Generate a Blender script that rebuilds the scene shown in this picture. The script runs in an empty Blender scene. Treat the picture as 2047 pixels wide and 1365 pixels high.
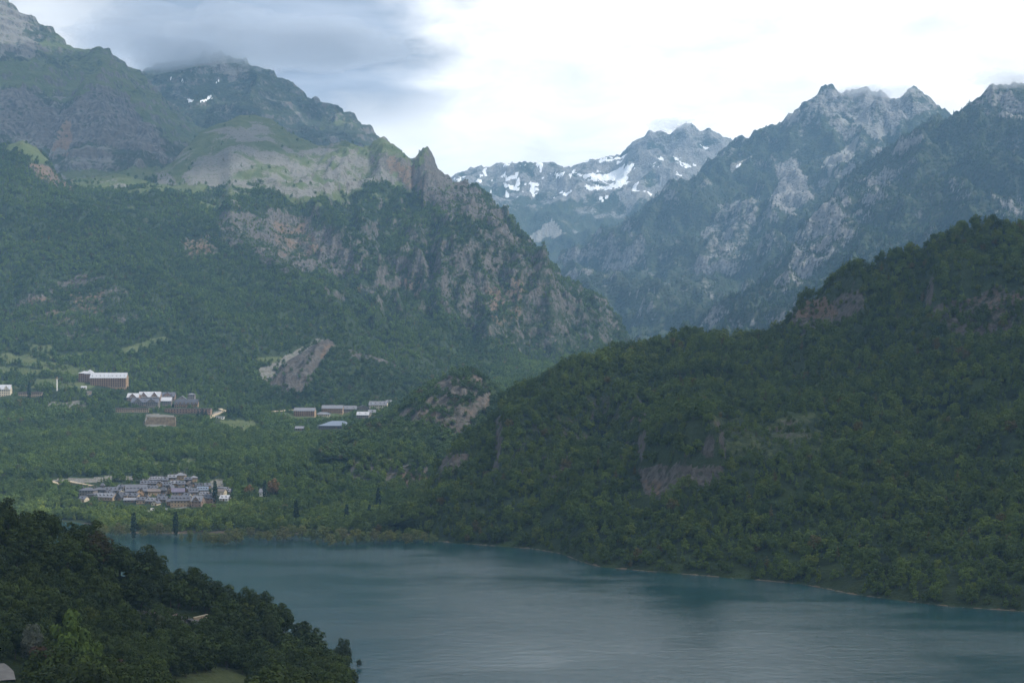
import bpy, math, random
import numpy as np
from mathutils import Vector, Matrix
random.seed(7); RNG = np.random.default_rng(11)
R = math.radians
SC = bpy.context.scene
COL = SC.collection

# ------------------------------------------------------------------ camera, sky, sun, exposure
F, CX, HZ, CAMZ = 3246.0, 1023.5, 770.0, 140.0      # focal length in photo pixels, centre column, horizon row, metres above the lake
cam = bpy.data.cameras.new('camera'); cam_o = bpy.data.objects.new('camera', cam); COL.objects.link(cam_o)
cam.sensor_width = 36; cam.lens = F / 2047 * 36; cam.shift_y = (HZ - 682.5) / 2047
cam.clip_start = 1; cam.clip_end = 60000
cam_o.location = (0, 0, CAMZ); cam_o.rotation_euler = (R(90), 0, 0)
SC.camera = cam_o

SUN_AZ, SUN_EL = 108.0, 50.0
sd = Vector((math.sin(R(SUN_AZ)) * math.cos(R(SUN_EL)), math.cos(R(SUN_AZ)) * math.cos(R(SUN_EL)), math.sin(R(SUN_EL))))
sun = bpy.data.lights.new('sun', 'SUN'); sun_o = bpy.data.objects.new('sun', sun); COL.objects.link(sun_o)
sun.energy = 2.8; sun.angle = R(5); sun.color = (1.0, 0.94, 0.86)
sun_o.rotation_euler = (-sd).to_track_quat('-Z', 'Y').to_euler(); sun_o.location = (0, 0, 3000)

class NT:
    """small helper for building node trees"""
    def __init__(s, tree): s.t = tree; s.L = tree.links
    def n(s, kind, **kw):
        nd = s.t.nodes.new(kind)
        for k, v in kw.items(): setattr(nd, k, v)
        return nd
    def put(s, nd, idx, val):
        if val is None: return
        if isinstance(val, bpy.types.NodeSocket): s.L.new(val, nd.inputs[idx])
        else: nd.inputs[idx].default_value = val
    def m(s, op, a, b=None, c=None, clamp=False):
        nd = s.n('ShaderNodeMath', operation=op, use_clamp=clamp)
        s.put(nd, 0, a); s.put(nd, 1, b); s.put(nd, 2, c); return nd.outputs[0]
    def vm(s, op, a, b=None):
        nd = s.n('ShaderNodeVectorMath', operation=op); s.put(nd, 0, a); s.put(nd, 1, b)
        return nd.outputs['Value'] if op in ('DOT_PRODUCT', 'LENGTH') else nd.outputs[0]
    def mix(s, f, a, b, blend='MIX'):
        nd = s.n('ShaderNodeMix', data_type='RGBA', blend_type=blend)
        def col(v): return (*v, 1) if isinstance(v, tuple) and len(v) == 3 else v
        s.put(nd, 0, f); s.put(nd, 6, col(a)); s.put(nd, 7, col(b)); return nd.outputs[2]
    def ss(s, x, lo, hi):
        nd = s.n('ShaderNodeMapRange', interpolation_type='SMOOTHSTEP')
        s.put(nd, 0, x); s.put(nd, 1, lo); s.put(nd, 2, hi); return nd.outputs[0]
    def noise(s, vec, scale, detail=4, rough=0.55, dist=0.0):
        nd = s.n('ShaderNodeTexNoise'); s.put(nd, 'Vector', vec); s.put(nd, 'Scale', scale)
        s.put(nd, 'Detail', detail); s.put(nd, 'Roughness', rough); s.put(nd, 'Distortion', dist); return nd.outputs[0]
    def voro(s, vec, scale):
        nd = s.n('ShaderNodeTexVoronoi'); s.put(nd, 'Vector', vec); s.put(nd, 'Scale', scale); return nd.outputs['Distance']
    def mulv(s, vec, xyz): return s.vm('MULTIPLY', vec, xyz)

world = bpy.data.worlds.new('World'); SC.world = world; world.use_nodes = True
w = NT(world.node_tree); world.node_tree.nodes.clear()
tc = w.n('ShaderNodeTexCoord'); D = tc.outputs['Generated']
sep = w.n('ShaderNodeSeparateXYZ'); w.put(sep, 0, D)
el = w.m('MULTIPLY', w.m('ARCSINE', sep.outputs[2]), 57.2958)
az = w.m('MULTIPLY', w.m('ARCTAN2', sep.outputs[0], sep.outputs[1]), 57.2958)
sky = w.n('ShaderNodeTexSky', sky_type='NISHITA'); sky.sun_disc = False
sky.sun_elevation = R(SUN_EL); sky.sun_rotation = R(SUN_AZ)
SKYGAIN = 1.0
nz_big = w.noise(w.mulv(D, (5.0, 5.0, 12.0)), 1.0, 6, 0.55, 0.3)
nz_str = w.noise(w.mulv(D, (7.0, 7.0, 42.0)), 1.0, 5, 0.55, 0.2)
nz_fine = w.noise(w.mulv(D, (22.0, 22.0, 55.0)), 1.0, 6, 0.6, 0.5)
# cloud deck thins and brightens low in front, over the valley head
cosang = w.vm('DOT_PRODUCT', D, (math.sin(R(6)) * math.cos(R(13)), math.cos(R(6)) * math.cos(R(13)), math.sin(R(13))))
glow = w.ss(cosang, 0.86, 0.998)
lum = w.m('ADD', 0.54, w.m('MULTIPLY', glow, 0.30))
lum = w.m('MULTIPLY', lum, w.m('ADD', 0.72, w.m('MULTIPLY', nz_big, 0.46)))
lum = w.m('MULTIPLY', lum, w.m('ADD', 0.66, w.m('MULTIPLY', nz_fine, 0.68)))
# heavy grey cloud bank on the left, its ragged lower rim resting on the peaks
warp = w.m('SUBTRACT', nz_big, 0.5); warp2 = w.m('SUBTRACT', nz_fine, 0.5)
e2 = w.m('ADD', el, w.m('ADD', w.m('MULTIPLY', warp, 4.0), w.m('MULTIPLY', warp2, 1.6)))
a2 = w.m('ADD', az, w.m('ADD', w.m('MULTIPLY', warp, 9.0), w.m('MULTIPLY', warp2, 3.0)))
rim = w.m('ADD', 8.9, w.m('MULTIPLY', w.m('ABSOLUTE', w.m('ADD', az, 4.0)), 0.10))
bank = w.m('MULTIPLY', w.ss(w.m('SUBTRACT', e2, rim), -0.7, 1.3), w.m('MULTIPLY', w.ss(a2, -18.0, -13.0), w.m('SUBTRACT', 1.0, w.ss(a2, -5.5, -1.5))))
bank = w.m('MULTIPLY', bank, w.m('ADD', 0.72, w.m('MULTIPLY', nz_str, 0.55)))
bank = w.m('MINIMUM', bank, 1.0)
greyc = w.mix(w.ss(nz_str, 0.3, 0.7), (0.15, 0.185, 0.245), (0.34, 0.38, 0.45))
whitec = w.mix(glow, (0.93, 0.96, 1.0), (1.0, 0.995, 0.985))
vs = w.n('ShaderNodeVectorMath', operation='SCALE'); w.put(vs, 0, whitec); w.put(vs, 'Scale', lum)
cl = w.mix(bank, vs.outputs[0], greyc)
vs2 = w.n('ShaderNodeVectorMath', operation='SCALE'); w.put(vs2, 0, sky.outputs[0]); w.put(vs2, 'Scale', 0.08)
thin = w.m('MULTIPLY', w.ss(nz_big, 0.62, 0.80), 0.25)
skyc = w.mix(thin, cl, vs2.outputs[0])
bg = w.n('ShaderNodeBackground'); w.put(bg, 0, skyc); w.put(bg, 1, SKYGAIN)
wo = w.n('ShaderNodeOutputWorld'); w.L.new(bg.outputs[0], wo.inputs[0])

SC.view_settings.view_transform = 'Standard'; SC.view_settings.look = 'None'
SC.view_settings.gamma = 1.0; SC.view_settings.use_curve_mapping = False
SC.view_settings.exposure = 0.9
cy = SC.cycles
cy.use_denoising = True; cy.max_bounces = 6; cy.diffuse_bounces = 2; cy.glossy_bounces = 2; cy.transmission_bounces = 2
cy.volume_bounces = 3; cy.transparent_max_bounces = 4; cy.caustics_reflective = False; cy.caustics_refractive = False
cy.sample_clamp_indirect = 4.0; cy.use_adaptive_sampling = True; cy.adaptive_threshold = 0.02

# ------------------------------------------------------------------ noise
_p = np.random.default_rng(3).permutation(256); _perm = np.concatenate([_p, _p, _p])
_g = np.array([[math.cos(a), math.sin(a)] for a in np.linspace(0, 2 * math.pi, 16, endpoint=False)])
def pn(x, y):
    xi = np.floor(x).astype(np.int64); yi = np.floor(y).astype(np.int64)
    xf = x - xi; yf = y - yi; xi &= 255; yi &= 255
    u = xf * xf * xf * (xf * (xf * 6 - 15) + 10); v = yf * yf * yf * (yf * (yf * 6 - 15) + 10)
    def gd(ix, iy, fx, fy):
        g = _g[_perm[_perm[ix & 255] + (iy & 255)] & 15]; return g[..., 0] * fx + g[..., 1] * fy
    a = gd(xi, yi, xf, yf); b = gd(xi + 1, yi, xf - 1, yf); c = gd(xi, yi + 1, xf, yf - 1); d = gd(xi + 1, yi + 1, xf - 1, yf - 1)
    return (a + u * (b - a) + v * ((c + u * (d - c)) - (a + u * (b - a)))) * 1.5
def fbm(x, y, o=5, gain=0.5):
    s = 0; a = 1.0
    for k in range(o): s = s + a * pn(x * 2 ** k + 17.3 * k, y * 2 ** k - 9.1 * k); a *= gain
    return s
def ridged(x, y, o=5, gain=0.5):
    s = 0; a = 1.0; wgt = 1.0
    for k in range(o):
        r = 1 - np.abs(pn(x * 2 ** k + 5.7 * k, y * 2 ** k + 3.3 * k)); r = r * r * wgt
        s = s + a * (r - 0.6); wgt = np.clip(r * 1.4, 0, 1); a *= gain
    return s
def sst(x, a, b):
    t = np.clip((x - a) / (b - a), 0, 1); return t * t * (3 - 2 * t)
def in_poly(px, py, P):
    ins = np.zeros(px.shape, bool); n = len(P)
    for i in range(n):
        x1, y1 = P[i]; x2, y2 = P[(i + 1) % n]
        if y1 == y2: continue
        ins ^= ((y1 > py) != (y2 > py)) & (px < (x2 - x1) * (py - y1) / (y2 - y1) + x1)
    return ins
def world_of(px, py, Y): return ((px - CX) / F * Y, Y, CAMZ + (HZ - py) / F * Y)

# ------------------------------------------------------------------ materials
def new_mat(name):
    m = bpy.data.materials.new(name); m.use_nodes = True; t = NT(m.node_tree)
    return m, t, m.node_tree.nodes['Principled BSDF']
def terrain_mat(name, far, rocktone=1.0, granite=0.0):
    m, t, b = new_mat(name)
    pos = t.n('ShaderNodeNewGeometry').outputs['Position']
    a0 = t.n('ShaderNodeAttribute', attribute_name='m0'); s0 = t.n('ShaderNodeSeparateColor'); t.put(s0, 0, a0.outputs['Color'])
    a1 = t.n('ShaderNodeAttribute', attribute_name='m1'); s1 = t.n('ShaderNodeSeparateColor'); t.put(s1, 0, a1.outputs['Color'])
    k = 0.35 if far else 1.0
    n_l = t.noise(pos, 0.004, 5); n_m = t.noise(pos, 0.03 * k, 6, 0.6); n_f = t.noise(pos, 0.16 * k, 5, 0.65)
    streak = t.noise(t.mulv(pos, (0.22 * k, 0.22 * k, 0.022 * k)), 1.0, 5, 0.6)
    strata = t.noise(t.mulv(pos, (0.008, 0.008, 0.12)), 1.0, 5, 0.6, 0.4)
    def edge(mask, wd=0.9, lo=0.40, hi=0.62):
        x = t.m('ADD', mask, t.m('MULTIPLY', t.m('SUBTRACT', n_f, 0.5), wd))
        x = t.m('ADD', x, t.m('MULTIPLY', t.m('SUBTRACT', n_m, 0.5), wd)); return t.ss(x, lo, hi)
    # undergrowth / closed woodland seen from afar
    vor = t.voro(pos, 0.085 if far else 0.14)
    wood = t.mix(t.ss(n_m, 0.35, 0.65), (0.016, 0.026, 0.012), (0.036, 0.055, 0.018))
    wood = t.mix(t.ss(n_l, 0.4, 0.65), wood, (0.030, 0.044, 0.020))
    if far: wood = t.mix(t.m('MULTIPLY', t.ss(vor, 0.3, 0.8), 0.6), wood, (0.060, 0.062, 0.045))
    grass = t.mix(t.ss(n_m, 0.3, 0.7), (0.060, 0.086, 0.030), (0.100, 0.116, 0.052))
    grass = t.mix(t.ss(n_f, 0.45, 0.7), grass, (0.072, 0.090, 0.038))
    rk = t.mix(t.ss(streak, 0.32, 0.68), (0.050, 0.050, 0.050), (0.160, 0.154, 0.144))
    rk = t.mix(t.m('MULTIPLY', t.ss(strata, 0.42, 0.60), 0.55), rk, (0.085, 0.076, 0.066))
    rk = t.mix(t.m('MULTIPLY', t.ss(n_m, 0.52, 0.66), 0.6), rk, (0.118, 0.108, 0.094))
    if granite: rk = t.mix(granite, rk, t.mix(t.ss(streak, 0.3, 0.7), (0.17, 0.175, 0.18), (0.40, 0.395, 0.385)))
    oran = t.mix(streak, (0.13, 0.085, 0.055), (0.22, 0.16, 0.11))
    rk = t.mix(t.m('MULTIPLY', edge(s1.outputs[1], 1.2, 0.35, 0.7), 0.85), rk, oran)
    # shrubs that dot the ledges
    dots = t.ss(t.m('ADD', t.voro(pos, 0.11 * (0.5 if far else 1)), t.m('MULTIPLY', t.m('SUBTRACT', n_m, 0.5), 1.1)), 0.30, 0.20)
    rk = t.mix(t.m('MULTIPLY', dots, 0.8), rk, (0.028, 0.042, 0.020))
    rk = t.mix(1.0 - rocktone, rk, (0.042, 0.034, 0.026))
    scree = t.mix(n_f, (0.105, 0.104, 0.096), (0.20, 0.195, 0.178))
    scree = t.mix(t.m('MULTIPLY', t.ss(strata, 0.5, 0.62), 0.5), scree, (0.115, 0.11, 0.09))
    scree = t.mix(t.m('MULTIPLY', dots, 0.75), scree, (0.07, 0.085, 0.04))
    if granite: scree = t.mix(granite, scree, t.mix(n_f, (0.22, 0.22, 0.21), (0.38, 0.375, 0.36)))
    c = t.mix(edge(s0.outputs[2]), wood, grass)
    c = t.mix(edge(s1.outputs[0]), c, scree)
    c = t.mix(edge(s0.outputs[1], 1.0), c, rk)
    zs = t.n('ShaderNodeSeparateXYZ'); t.put(zs, 0, pos)
    zz = t.m('ADD', zs.outputs[2], t.m('ADD', t.m('MULTIPLY', t.m('SUBTRACT', n_f, 0.5), 3.0), t.m('MULTIPLY', t.m('SUBTRACT', n_m, 0.5), 5.0)))
    c = t.mix(t.ss(zz, 0.45, -0.1), c, t.mix(n_f, (0.08, 0.065, 0.045), (0.20, 0.16, 0.115)))
    c = t.mix(edge(s1.outputs[2], 0.5, 0.45, 0.55), c, (0.72, 0.75, 0.79))
    t.put(b, 'Base Color', c); t.put(b, 'Roughness', 0.95); t.put(b, 'Specular IOR Level', 0.1)
    bp = t.n('ShaderNodeBump'); t.put(bp, 'Strength', 0.9); t.put(bp, 'Distance', 9.0 if far else 5.5)
    hgt = t.m('ADD', t.m('MULTIPLY', streak, 0.8), t.m('ADD', n_m, t.m('MULTIPLY', n_f, 0.5)))
    if far: hgt = t.m('ADD', hgt, t.m('MULTIPLY', vor, -0.5))
    t.put(bp, 'Height', hgt); t.L.new(bp.outputs[0], b.inputs['Normal'])
    return m
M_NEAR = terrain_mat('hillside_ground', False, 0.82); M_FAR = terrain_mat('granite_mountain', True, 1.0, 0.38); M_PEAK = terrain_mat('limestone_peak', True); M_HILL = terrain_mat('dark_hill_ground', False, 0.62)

def plain(name, col, rough=0.8, var=0.25, scale=0.8, metal=0.0, spec=0.3):
    m, t, b = new_mat(name)
    pos = t.n('ShaderNodeTexCoord').outputs['Object']
    n1 = t.noise(pos, scale, 5, 0.6)
    lo = tuple(c * (1 - var) for c in col); hi = tuple(min(c * (1 + var), 0.95) for c in col)
    t.put(b, 'Base Color', t.mix(t.ss(n1, 0.3, 0.7), lo, hi)); t.put(b, 'Roughness', rough); t.put(b, 'Metallic', metal)
    t.put(b, 'Specular IOR Level', spec)
    return m
def leaf_mat(name):
    m, t, b = new_mat(name)
    at = t.n('ShaderNodeAttribute', attribute_name='tint', attribute_type='INSTANCER')
    pos = t.n('ShaderNodeNewGeometry').outputs['Position']
    n1 = t.noise(pos, 0.9, 3); n2 = t.noise(pos, 0.012, 3)
    v = t.m('ADD', 0.62, t.m('MULTIPLY', n1, 0.5)); v = t.m('MULTIPLY', v, t.m('ADD', 0.72, t.m('MULTIPLY', n2, 0.56)))
    sc = t.n('ShaderNodeVectorMath', operation='SCALE'); t.put(sc, 0, at.outputs['Color']); t.put(sc, 'Scale', v)
    t.put(b, 'Base Color', sc.outputs[0]); t.put(b, 'Roughness', 0.7); t.put(b, 'Specular IOR Level', 0.15)
    tr = t.n('ShaderNodeBsdfTranslucent'); t.put(tr, 0, sc.outputs[0])
    mx = t.n('ShaderNodeMixShader'); mx.inputs[0].default_value = 0.22
    t.L.new(b.outputs[0], mx.inputs[1]); t.L.new(tr.outputs[0], mx.inputs[2])
    t.L.new(mx.outputs[0], m.node_tree.nodes['Material Output'].inputs[0])
    return m
M_LEAF = leaf_mat('leaves'); M_BARK = plain('bark', (0.09, 0.075, 0.06), 0.95)

def mesh_obj(name, verts, faces, mat, parent=None, smooth=False, link=True):
    me = bpy.data.meshes.new(name); me.from_pydata([tuple(v) for v in verts], [], [tuple(f) for f in faces]); me.update()
    if mat: me.materials.append(mat)
    if smooth: me.polygons.foreach_set('use_smooth', [True] * len(me.polygons))
    o = bpy.data.objects.new(name, me)
    if link: COL.objects.link(o)
    if parent: o.parent = parent
    return o
def tag(o, label, cat=None, group=None, kind=None):
    if label: o['label'] = label
    if cat: o['category'] = cat
    if group: o['group'] = group
    if kind: o['kind'] = kind
    return o
def empty(name, loc, rz=0, sc=1):
    o = bpy.data.objects.new(name, None); COL.objects.link(o); o.location = loc; o.rotation_euler = (0, 0, rz); o.scale = (sc,) * 3
    o.empty_display_size = 1; return o

# ------------------------------------------------------------------ terrain patches
class Patch:
    def __init__(s, name, curves, px0, px1, nc, rows, back, disp, masks, mat, label, ledges=(), smooth=True):
        s.px = px = np.linspace(px0, px1, nc)
        Ys, Zs, yk = [], [], []
        for c in curves:
            c = np.array(c, float); py = np.interp(px, c[:, 0], c[:, 1]); Y = np.interp(px, c[:, 0], c[:, 2])
            Ys.append(Y); Zs.append(CAMZ + (HZ - py) / F * Y)
        ncv = len(curves)
        for dY, dz in back: Ys.append(Ys[ncv - 1] + dY); Zs.append(Zs[ncv - 1] - dz)
        Ys = np.array(Ys); Zs = np.array(Zs); K = len(Ys)
        rows = list(rows) + [8] * len(back)
        us = np.concatenate([np.arange(r) / r + k for k, r in enumerate(rows)] + [[K - 1]])
        k0 = np.clip(us.astype(int), 0, K - 2); t = (us - k0)[:, None]
        def tang(A):
            d = np.diff(A, axis=0); T = np.zeros_like(A); T[0] = d[0]; T[-1] = d[-1]
            a, b = d[:-1], d[1:]; T[1:-1] = np.where(a * b > 0, 2 * a * b / (a + b + 1e-9 * np.sign(a + b)), 0)   # monotone
            return T
        def herm(A):
            T = tang(A); a, b = A[k0], A[k0 + 1]
            return (2*t**3-3*t**2+1)*a + (t**3-2*t**2+t)*T[k0] + (-2*t**3+3*t**2)*b + (t**3-t**2)*T[k0+1]
        Y = herm(Ys); Z = herm(Zs)
        X = (px[None, :] - CX) / F * Y
        v = us / (ncv - 1)                       # 0 toe .. 1 crest
        V = np.broadcast_to(v[:, None], X.shape)
        s.rows = len(us)
        for (P, h, face) in ledges:              # real steps in the slope: cliff faces under a rim traced as (px, py)
            P = np.array(P, float); PX = np.broadcast_to(px[None, :], X.shape); PY = HZ - (Z - CAMZ) / Y * F
            rimy = np.interp(px, P[:, 0], P[:, 1])[None, :] + 5 * fbm(X / 40, Y / 40, 2)
            fade = (sst(px, P[0, 0] - 6, P[0, 0] + 25) * (1 - sst(px, P[-1, 0] - 25, P[-1, 0] + 6)))[None, :]
            up = rimy - PY
            Z = Z + h * fade * sst(up, -face, 0) * np.exp(-np.clip(up, 0, None) / 90)
        Z = Z + disp(X, Y, Z, V, PX=np.broadcast_to(px[None, :], X.shape))
        s.X, s.Y, s.Z, s.V = X, Y, Z, V
        PX = (X / Y * F + CX); PY = HZ - (Z - CAMZ) / Y * F; s.PX, s.PY = PX, PY
        gx = np.gradient(Z, axis=1) / (np.abs(np.gradient(X, axis=1)) + 1e-6); gy = np.gradient(Z, axis=0) / (np.abs(np.gradient(Y, axis=0)) + 1e-3)
        s.slope = np.hypot(gx, gy)
        s.m = masks(s, PX, PY, X, Y, Z)          # dict: forest, rock, grass, scree, orange, snow
        z0 = np.zeros(X.shape)
        g = lambda k: np.clip(s.m.get(k, z0) + z0, 0, 1)
        nr = s.rows
        me = bpy.data.meshes.new(name)
        co = np.stack([X, Y, Z], -1).reshape(-1, 3).astype(np.float32)
        idx = np.arange(nr * nc).reshape(nr, nc)
        q = np.stack([idx[:-1, :-1], idx[:-1, 1:], idx[1:, 1:], idx[1:, :-1]], -1).reshape(-1, 4).astype(np.int32)
        me.vertices.add(len(co)); me.vertices.foreach_set('co', co.ravel())
        me.loops.add(q.size); me.loops.foreach_set('vertex_index', q.ravel())
        me.polygons.add(len(q)); me.polygons.foreach_set('loop_start', np.arange(len(q), dtype=np.int32) * 4)
        me.polygons.foreach_set('use_smooth', np.ones(len(q), bool))
        me.update(); me.validate()
        one = np.ones(X.shape)
        for nm, ch in (('m0', ('forest', 'rock', 'grass')), ('m1', ('scree', 'orange', 'snow'))):
            a = me.attributes.new(nm, 'FLOAT_COLOR', 'POINT')
            a.data.foreach_set('color', np.stack([g(ch[0]), g(ch[1]), g(ch[2]), one], -1).reshape(-1).astype(np.float32))
        me.materials.append(mat)
        s.o = bpy.data.objects.new(name, me); COL.objects.link(s.o); tag(s.o, label, kind='structure')
    def hit(s, px, py):
        """first ground point met by the sight line through a photo pixel"""
        j = int(np.clip(np.searchsorted(s.px, px), 1, len(s.px) - 1)); f = (px - s.px[j - 1]) / (s.px[j] - s.px[j - 1])
        Y = s.Y[:, j - 1] * (1 - f) + s.Y[:, j] * f; Z = s.Z[:, j - 1] * (1 - f) + s.Z[:, j] * f
        p = HZ - (Z - CAMZ) / Y * F
        ok = np.where(p <= py)[0]; k = int(ok[0]) if len(ok) else len(Y) - 1
        if k == 0: return Vector(((px - CX) / F * Y[0], Y[0], Z[0]))
        g = float((p[k - 1] - py) / (p[k - 1] - p[k] + 1e-9)); g = min(max(g, 0), 1)
        y = Y[k - 1] * (1 - g) + Y[k] * g; z = Z[k - 1] * (1 - g) + Z[k] * g
        return Vector(((px - CX) / F * y, y, z))
    def zat(s, X, Y):
        px = X / Y * F + CX
        j = int(np.clip(np.searchsorted(s.px, px), 1, len(s.px) - 1)); f = (px - s.px[j - 1]) / (s.px[j] - s.px[j - 1])
        yc = s.Y[:, j - 1] * (1 - f) + s.Y[:, j] * f; zc = s.Z[:, j - 1] * (1 - f) + s.Z[:, j] * f
        return float(np.interp(Y, yc, zc))
    def scatter(s, n_per_m2, dens, vmax=1.02):
        """random ground points, area weighted, times a density field"""
        X, Y, Z = s.X, s.Y, s.Z
        ax = X[:-1, 1:] - X[:-1, :-1]; ay = Y[1:, :-1] - Y[:-1, :-1]
        area = np.abs(ax * ay); d = dens[:-1, :-1] * area * (s.V[:-1, :-1] <= vmax) * n_per_m2
        cnt = RNG.poisson(np.clip(d, 0, 50)); r, c = np.nonzero(cnt); rep = cnt[r, c]; r = np.repeat(r, rep); c = np.repeat(c, rep)
        a, b = RNG.random(len(r)), RNG.random(len(r))
        def bl(A): return (A[r, c]*(1-a)+A[r, c+1]*a)*(1-b) + (A[r+1, c]*(1-a)+A[r+1, c+1]*a)*b
        return np.stack([bl(X), bl(Y), bl(Z)], -1), r, c

def warp(PX, PY, X, Y, amt, L):
    return PX + amt * fbm(X / L, Y / L, 3), PY + amt * fbm(X / L + 31, Y / L - 12, 3)
def polys(px, py, L):
    m = np.zeros(px.shape)
    for val, P in L: m = np.maximum(m, val * in_poly(px, py, P))
    return m
def seg_dist(X, Y, A, B):
    d = np.array(B) - np.array(A); L2 = d @ d; t = np.clip(((X - A[0]) * d[0] + (Y - A[1]) * d[1]) / L2, 0, 1)
    return np.hypot(X - A[0] - t * d[0], Y - A[1] - t * d[1])
def spur(X, Y, pts, h, wd):
    """ridge line through (px, Y) pairs added as a tent"""
    P = [((p - CX) / F * y, y) for p, y in pts]; d = np.full(X.shape, 1e9)
    for A, B in zip(P[:-1], P[1:]): d = np.minimum(d, seg_dist(X, Y, A, B))
    return h * np.exp(-d / wd)
def ctoe(V, a=0.0, b=0.08): return sst(V, a, b)
def crestw(V, keep=0.35): return 1 - (1 - keep) * sst(V, 0.82, 1.0)

SHORE_R = [(700,1068),(780,1070),(830,1076),(900,1084),(1000,1092),(1060,1096),(1120,1106),(1160,1122),(1200,1133),(1300,1142),(1400,1150),(1500,1158),(1600,1167),(1650,1176),(1700,1187),(1800,1200),(1900,1212),(2047,1222),(2350,1245)]
def lakeY(py): return CAMZ * F / (py - HZ)

# --- near wooded spur, bottom left
def d_near(X, Y, Z, V, PX): return 3.0 * fbm(X / 60, Y / 60, 4) * sst(Z, 0, 10)
def m_near(s, PX, PY, X, Y, Z):
    a, b = warp(PX, PY, X, Y, 6, 25)
    rock = polys(a, b, [(1.0, [(230,1222),(300,1218),(380,1232),(400,1246),(300,1250),(235,1244)])])
    grass = polys(a, b, [(1.0, [(250,1348),(420,1334),(640,1340),(700,1362),(720,1460),(250,1460)])])
    open_ = polys(PX, PY, [(1.0, [(318,1356),(420,1346),(505,1352),(520,1400),(318,1400)]), (0.75, [(225,1222),(300,1217),(362,1232),(362,1248),(240,1244)]), (1.0, [(372,1228),(416,1228),(422,1252),(376,1252)]), (1.0, [(-10,1352),(70,1348),(75,1400),(-10,1400)])])
    return dict(forest=1 - grass, rock=rock, grass=grass, open=open_)
near = Patch('near_hillside', [
    [(-300,1430,330),(0,1470,330),(950,1560,330)],
    [(-300,1300,470),(0,1345,480),(200,1358,520),(400,1366,560),(600,1360,640),(690,1374,700),(740,1402,700),(1000,1460,630)],
    [(-300,1120,560),(0,1215,560),(200,1262,590),(400,1290,615),(560,1322,670),(630,1346,715),(690,1368,750),(740,1394,722),(1000,1455,640)],
    [(-300,960,610),(0,1068,620),(50,1075,623),(120,1100,630),(190,1120,640),(220,1146,645),(300,1164,655),(330,1186,660),(410,1214,675),(534,1248,700),(570,1274,715),(616,1296,730),(650,1334,745),(690,1363,768),(740,1388,735),(1000,1450,660)]],
    -300, 1000, 260, [20, 34, 60], [(60, 14), (300, 110)], d_near, m_near, M_NEAR, 'near wooded hillside dropping to the lake')

# --- valley floor, village slope and the big left massif in one sheet
def lm_spurs(X, Y):
    return (spur(X, Y, [(778,4650),(850,4300),(905,4000),(960,3750)], 75, 70) + spur(X, Y, [(920,4350),(1000,4000),(1060,3750),(1110,3550)], 60, 60)
          + spur(X, Y, [(60,3750),(160,3500),(330,3200),(480,2950)], 70, 150) + spur(X, Y, [(330,3900),(480,3600),(640,3250),(760,3000)], 45, 130))
def d_left(X, Y, Z, V, PX):
    hi = sst(Z, 120, 320); mid = sst(Z, 15, 120)
    rug = sst(PX, 420, 760)                               # craggier to the right
    g = ridged((X + 0.25 * Y) / 330, (Y - 0.2 * X) / 900, 5)
    cr = ridged(X / 120 + 3, Y / 230, 4)
    out = hi * crestw(V) * (26 * g + 38 * rug * cr + 10 * fbm(X / 70, Y / 70, 3)) + mid * 7 * fbm(X / 130, Y / 130, 4) + 1.0 * fbm(X / 40, Y / 40, 3) * sst(Z, 2, 14)
    out = out + hi * rug * (9 * ridged(X / 38, Y / 60, 3))
    out = out + lm_spurs(X, Y) * crestw(V, 0.2) * hi
    zz = (Z + out) / 30 + 1.8 * fbm(X / 200, Y / 200, 4) + X / 420; fr = zz - np.floor(zz)           # bedded limestone: ledges and risers
    return out + hi * (0.25 + 0.75 * rug) * crestw(V, 0.5) * 30 * 0.62 * (sst(fr, 0.30, 0.70) - fr) * sst(fbm(X / 170 + 9, Y / 170, 3), -.35, .45)
LM_ROCK = [(0.72, [(440,430),(520,425),(610,432),(660,465),(700,500),(705,545),(620,545),(560,535),(480,500),(430,465)]),
    (0.45, [(690,480),(760,470),(800,440),(905,425),(960,400),(1010,450),(1060,520),(1160,590),(1240,640),(1250,690),(1160,728),(1060,715),(960,685),(905,625),(860,590),(770,540),(705,520)]),
    (0.95, [(730,300),(800,312),(890,395),(905,440),(850,400),(770,345)]), (0.8, [(826,345),(850,298),(870,318),(945,370),(1000,430),(1050,500),(1010,470),(960,440),(890,400)]),
    (0.68, [(0,615),(160,540),(200,550),(300,620),(250,668),(140,670),(40,645)]), (0.9, [(357,487),(425,476),(440,508),(372,514)]),
    (0.85, [(48,332),(105,334),(160,392),(130,378)]), (0.45, [(270,430),(420,420),(470,450),(420,470),(300,460)]), (0.9, [(690,925),(800,918),(862,935),(850,972),(812,1000),(760,968),(700,955)]),
    (0.7, [(0,672),(30,676),(36,702),(0,706)])]
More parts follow.
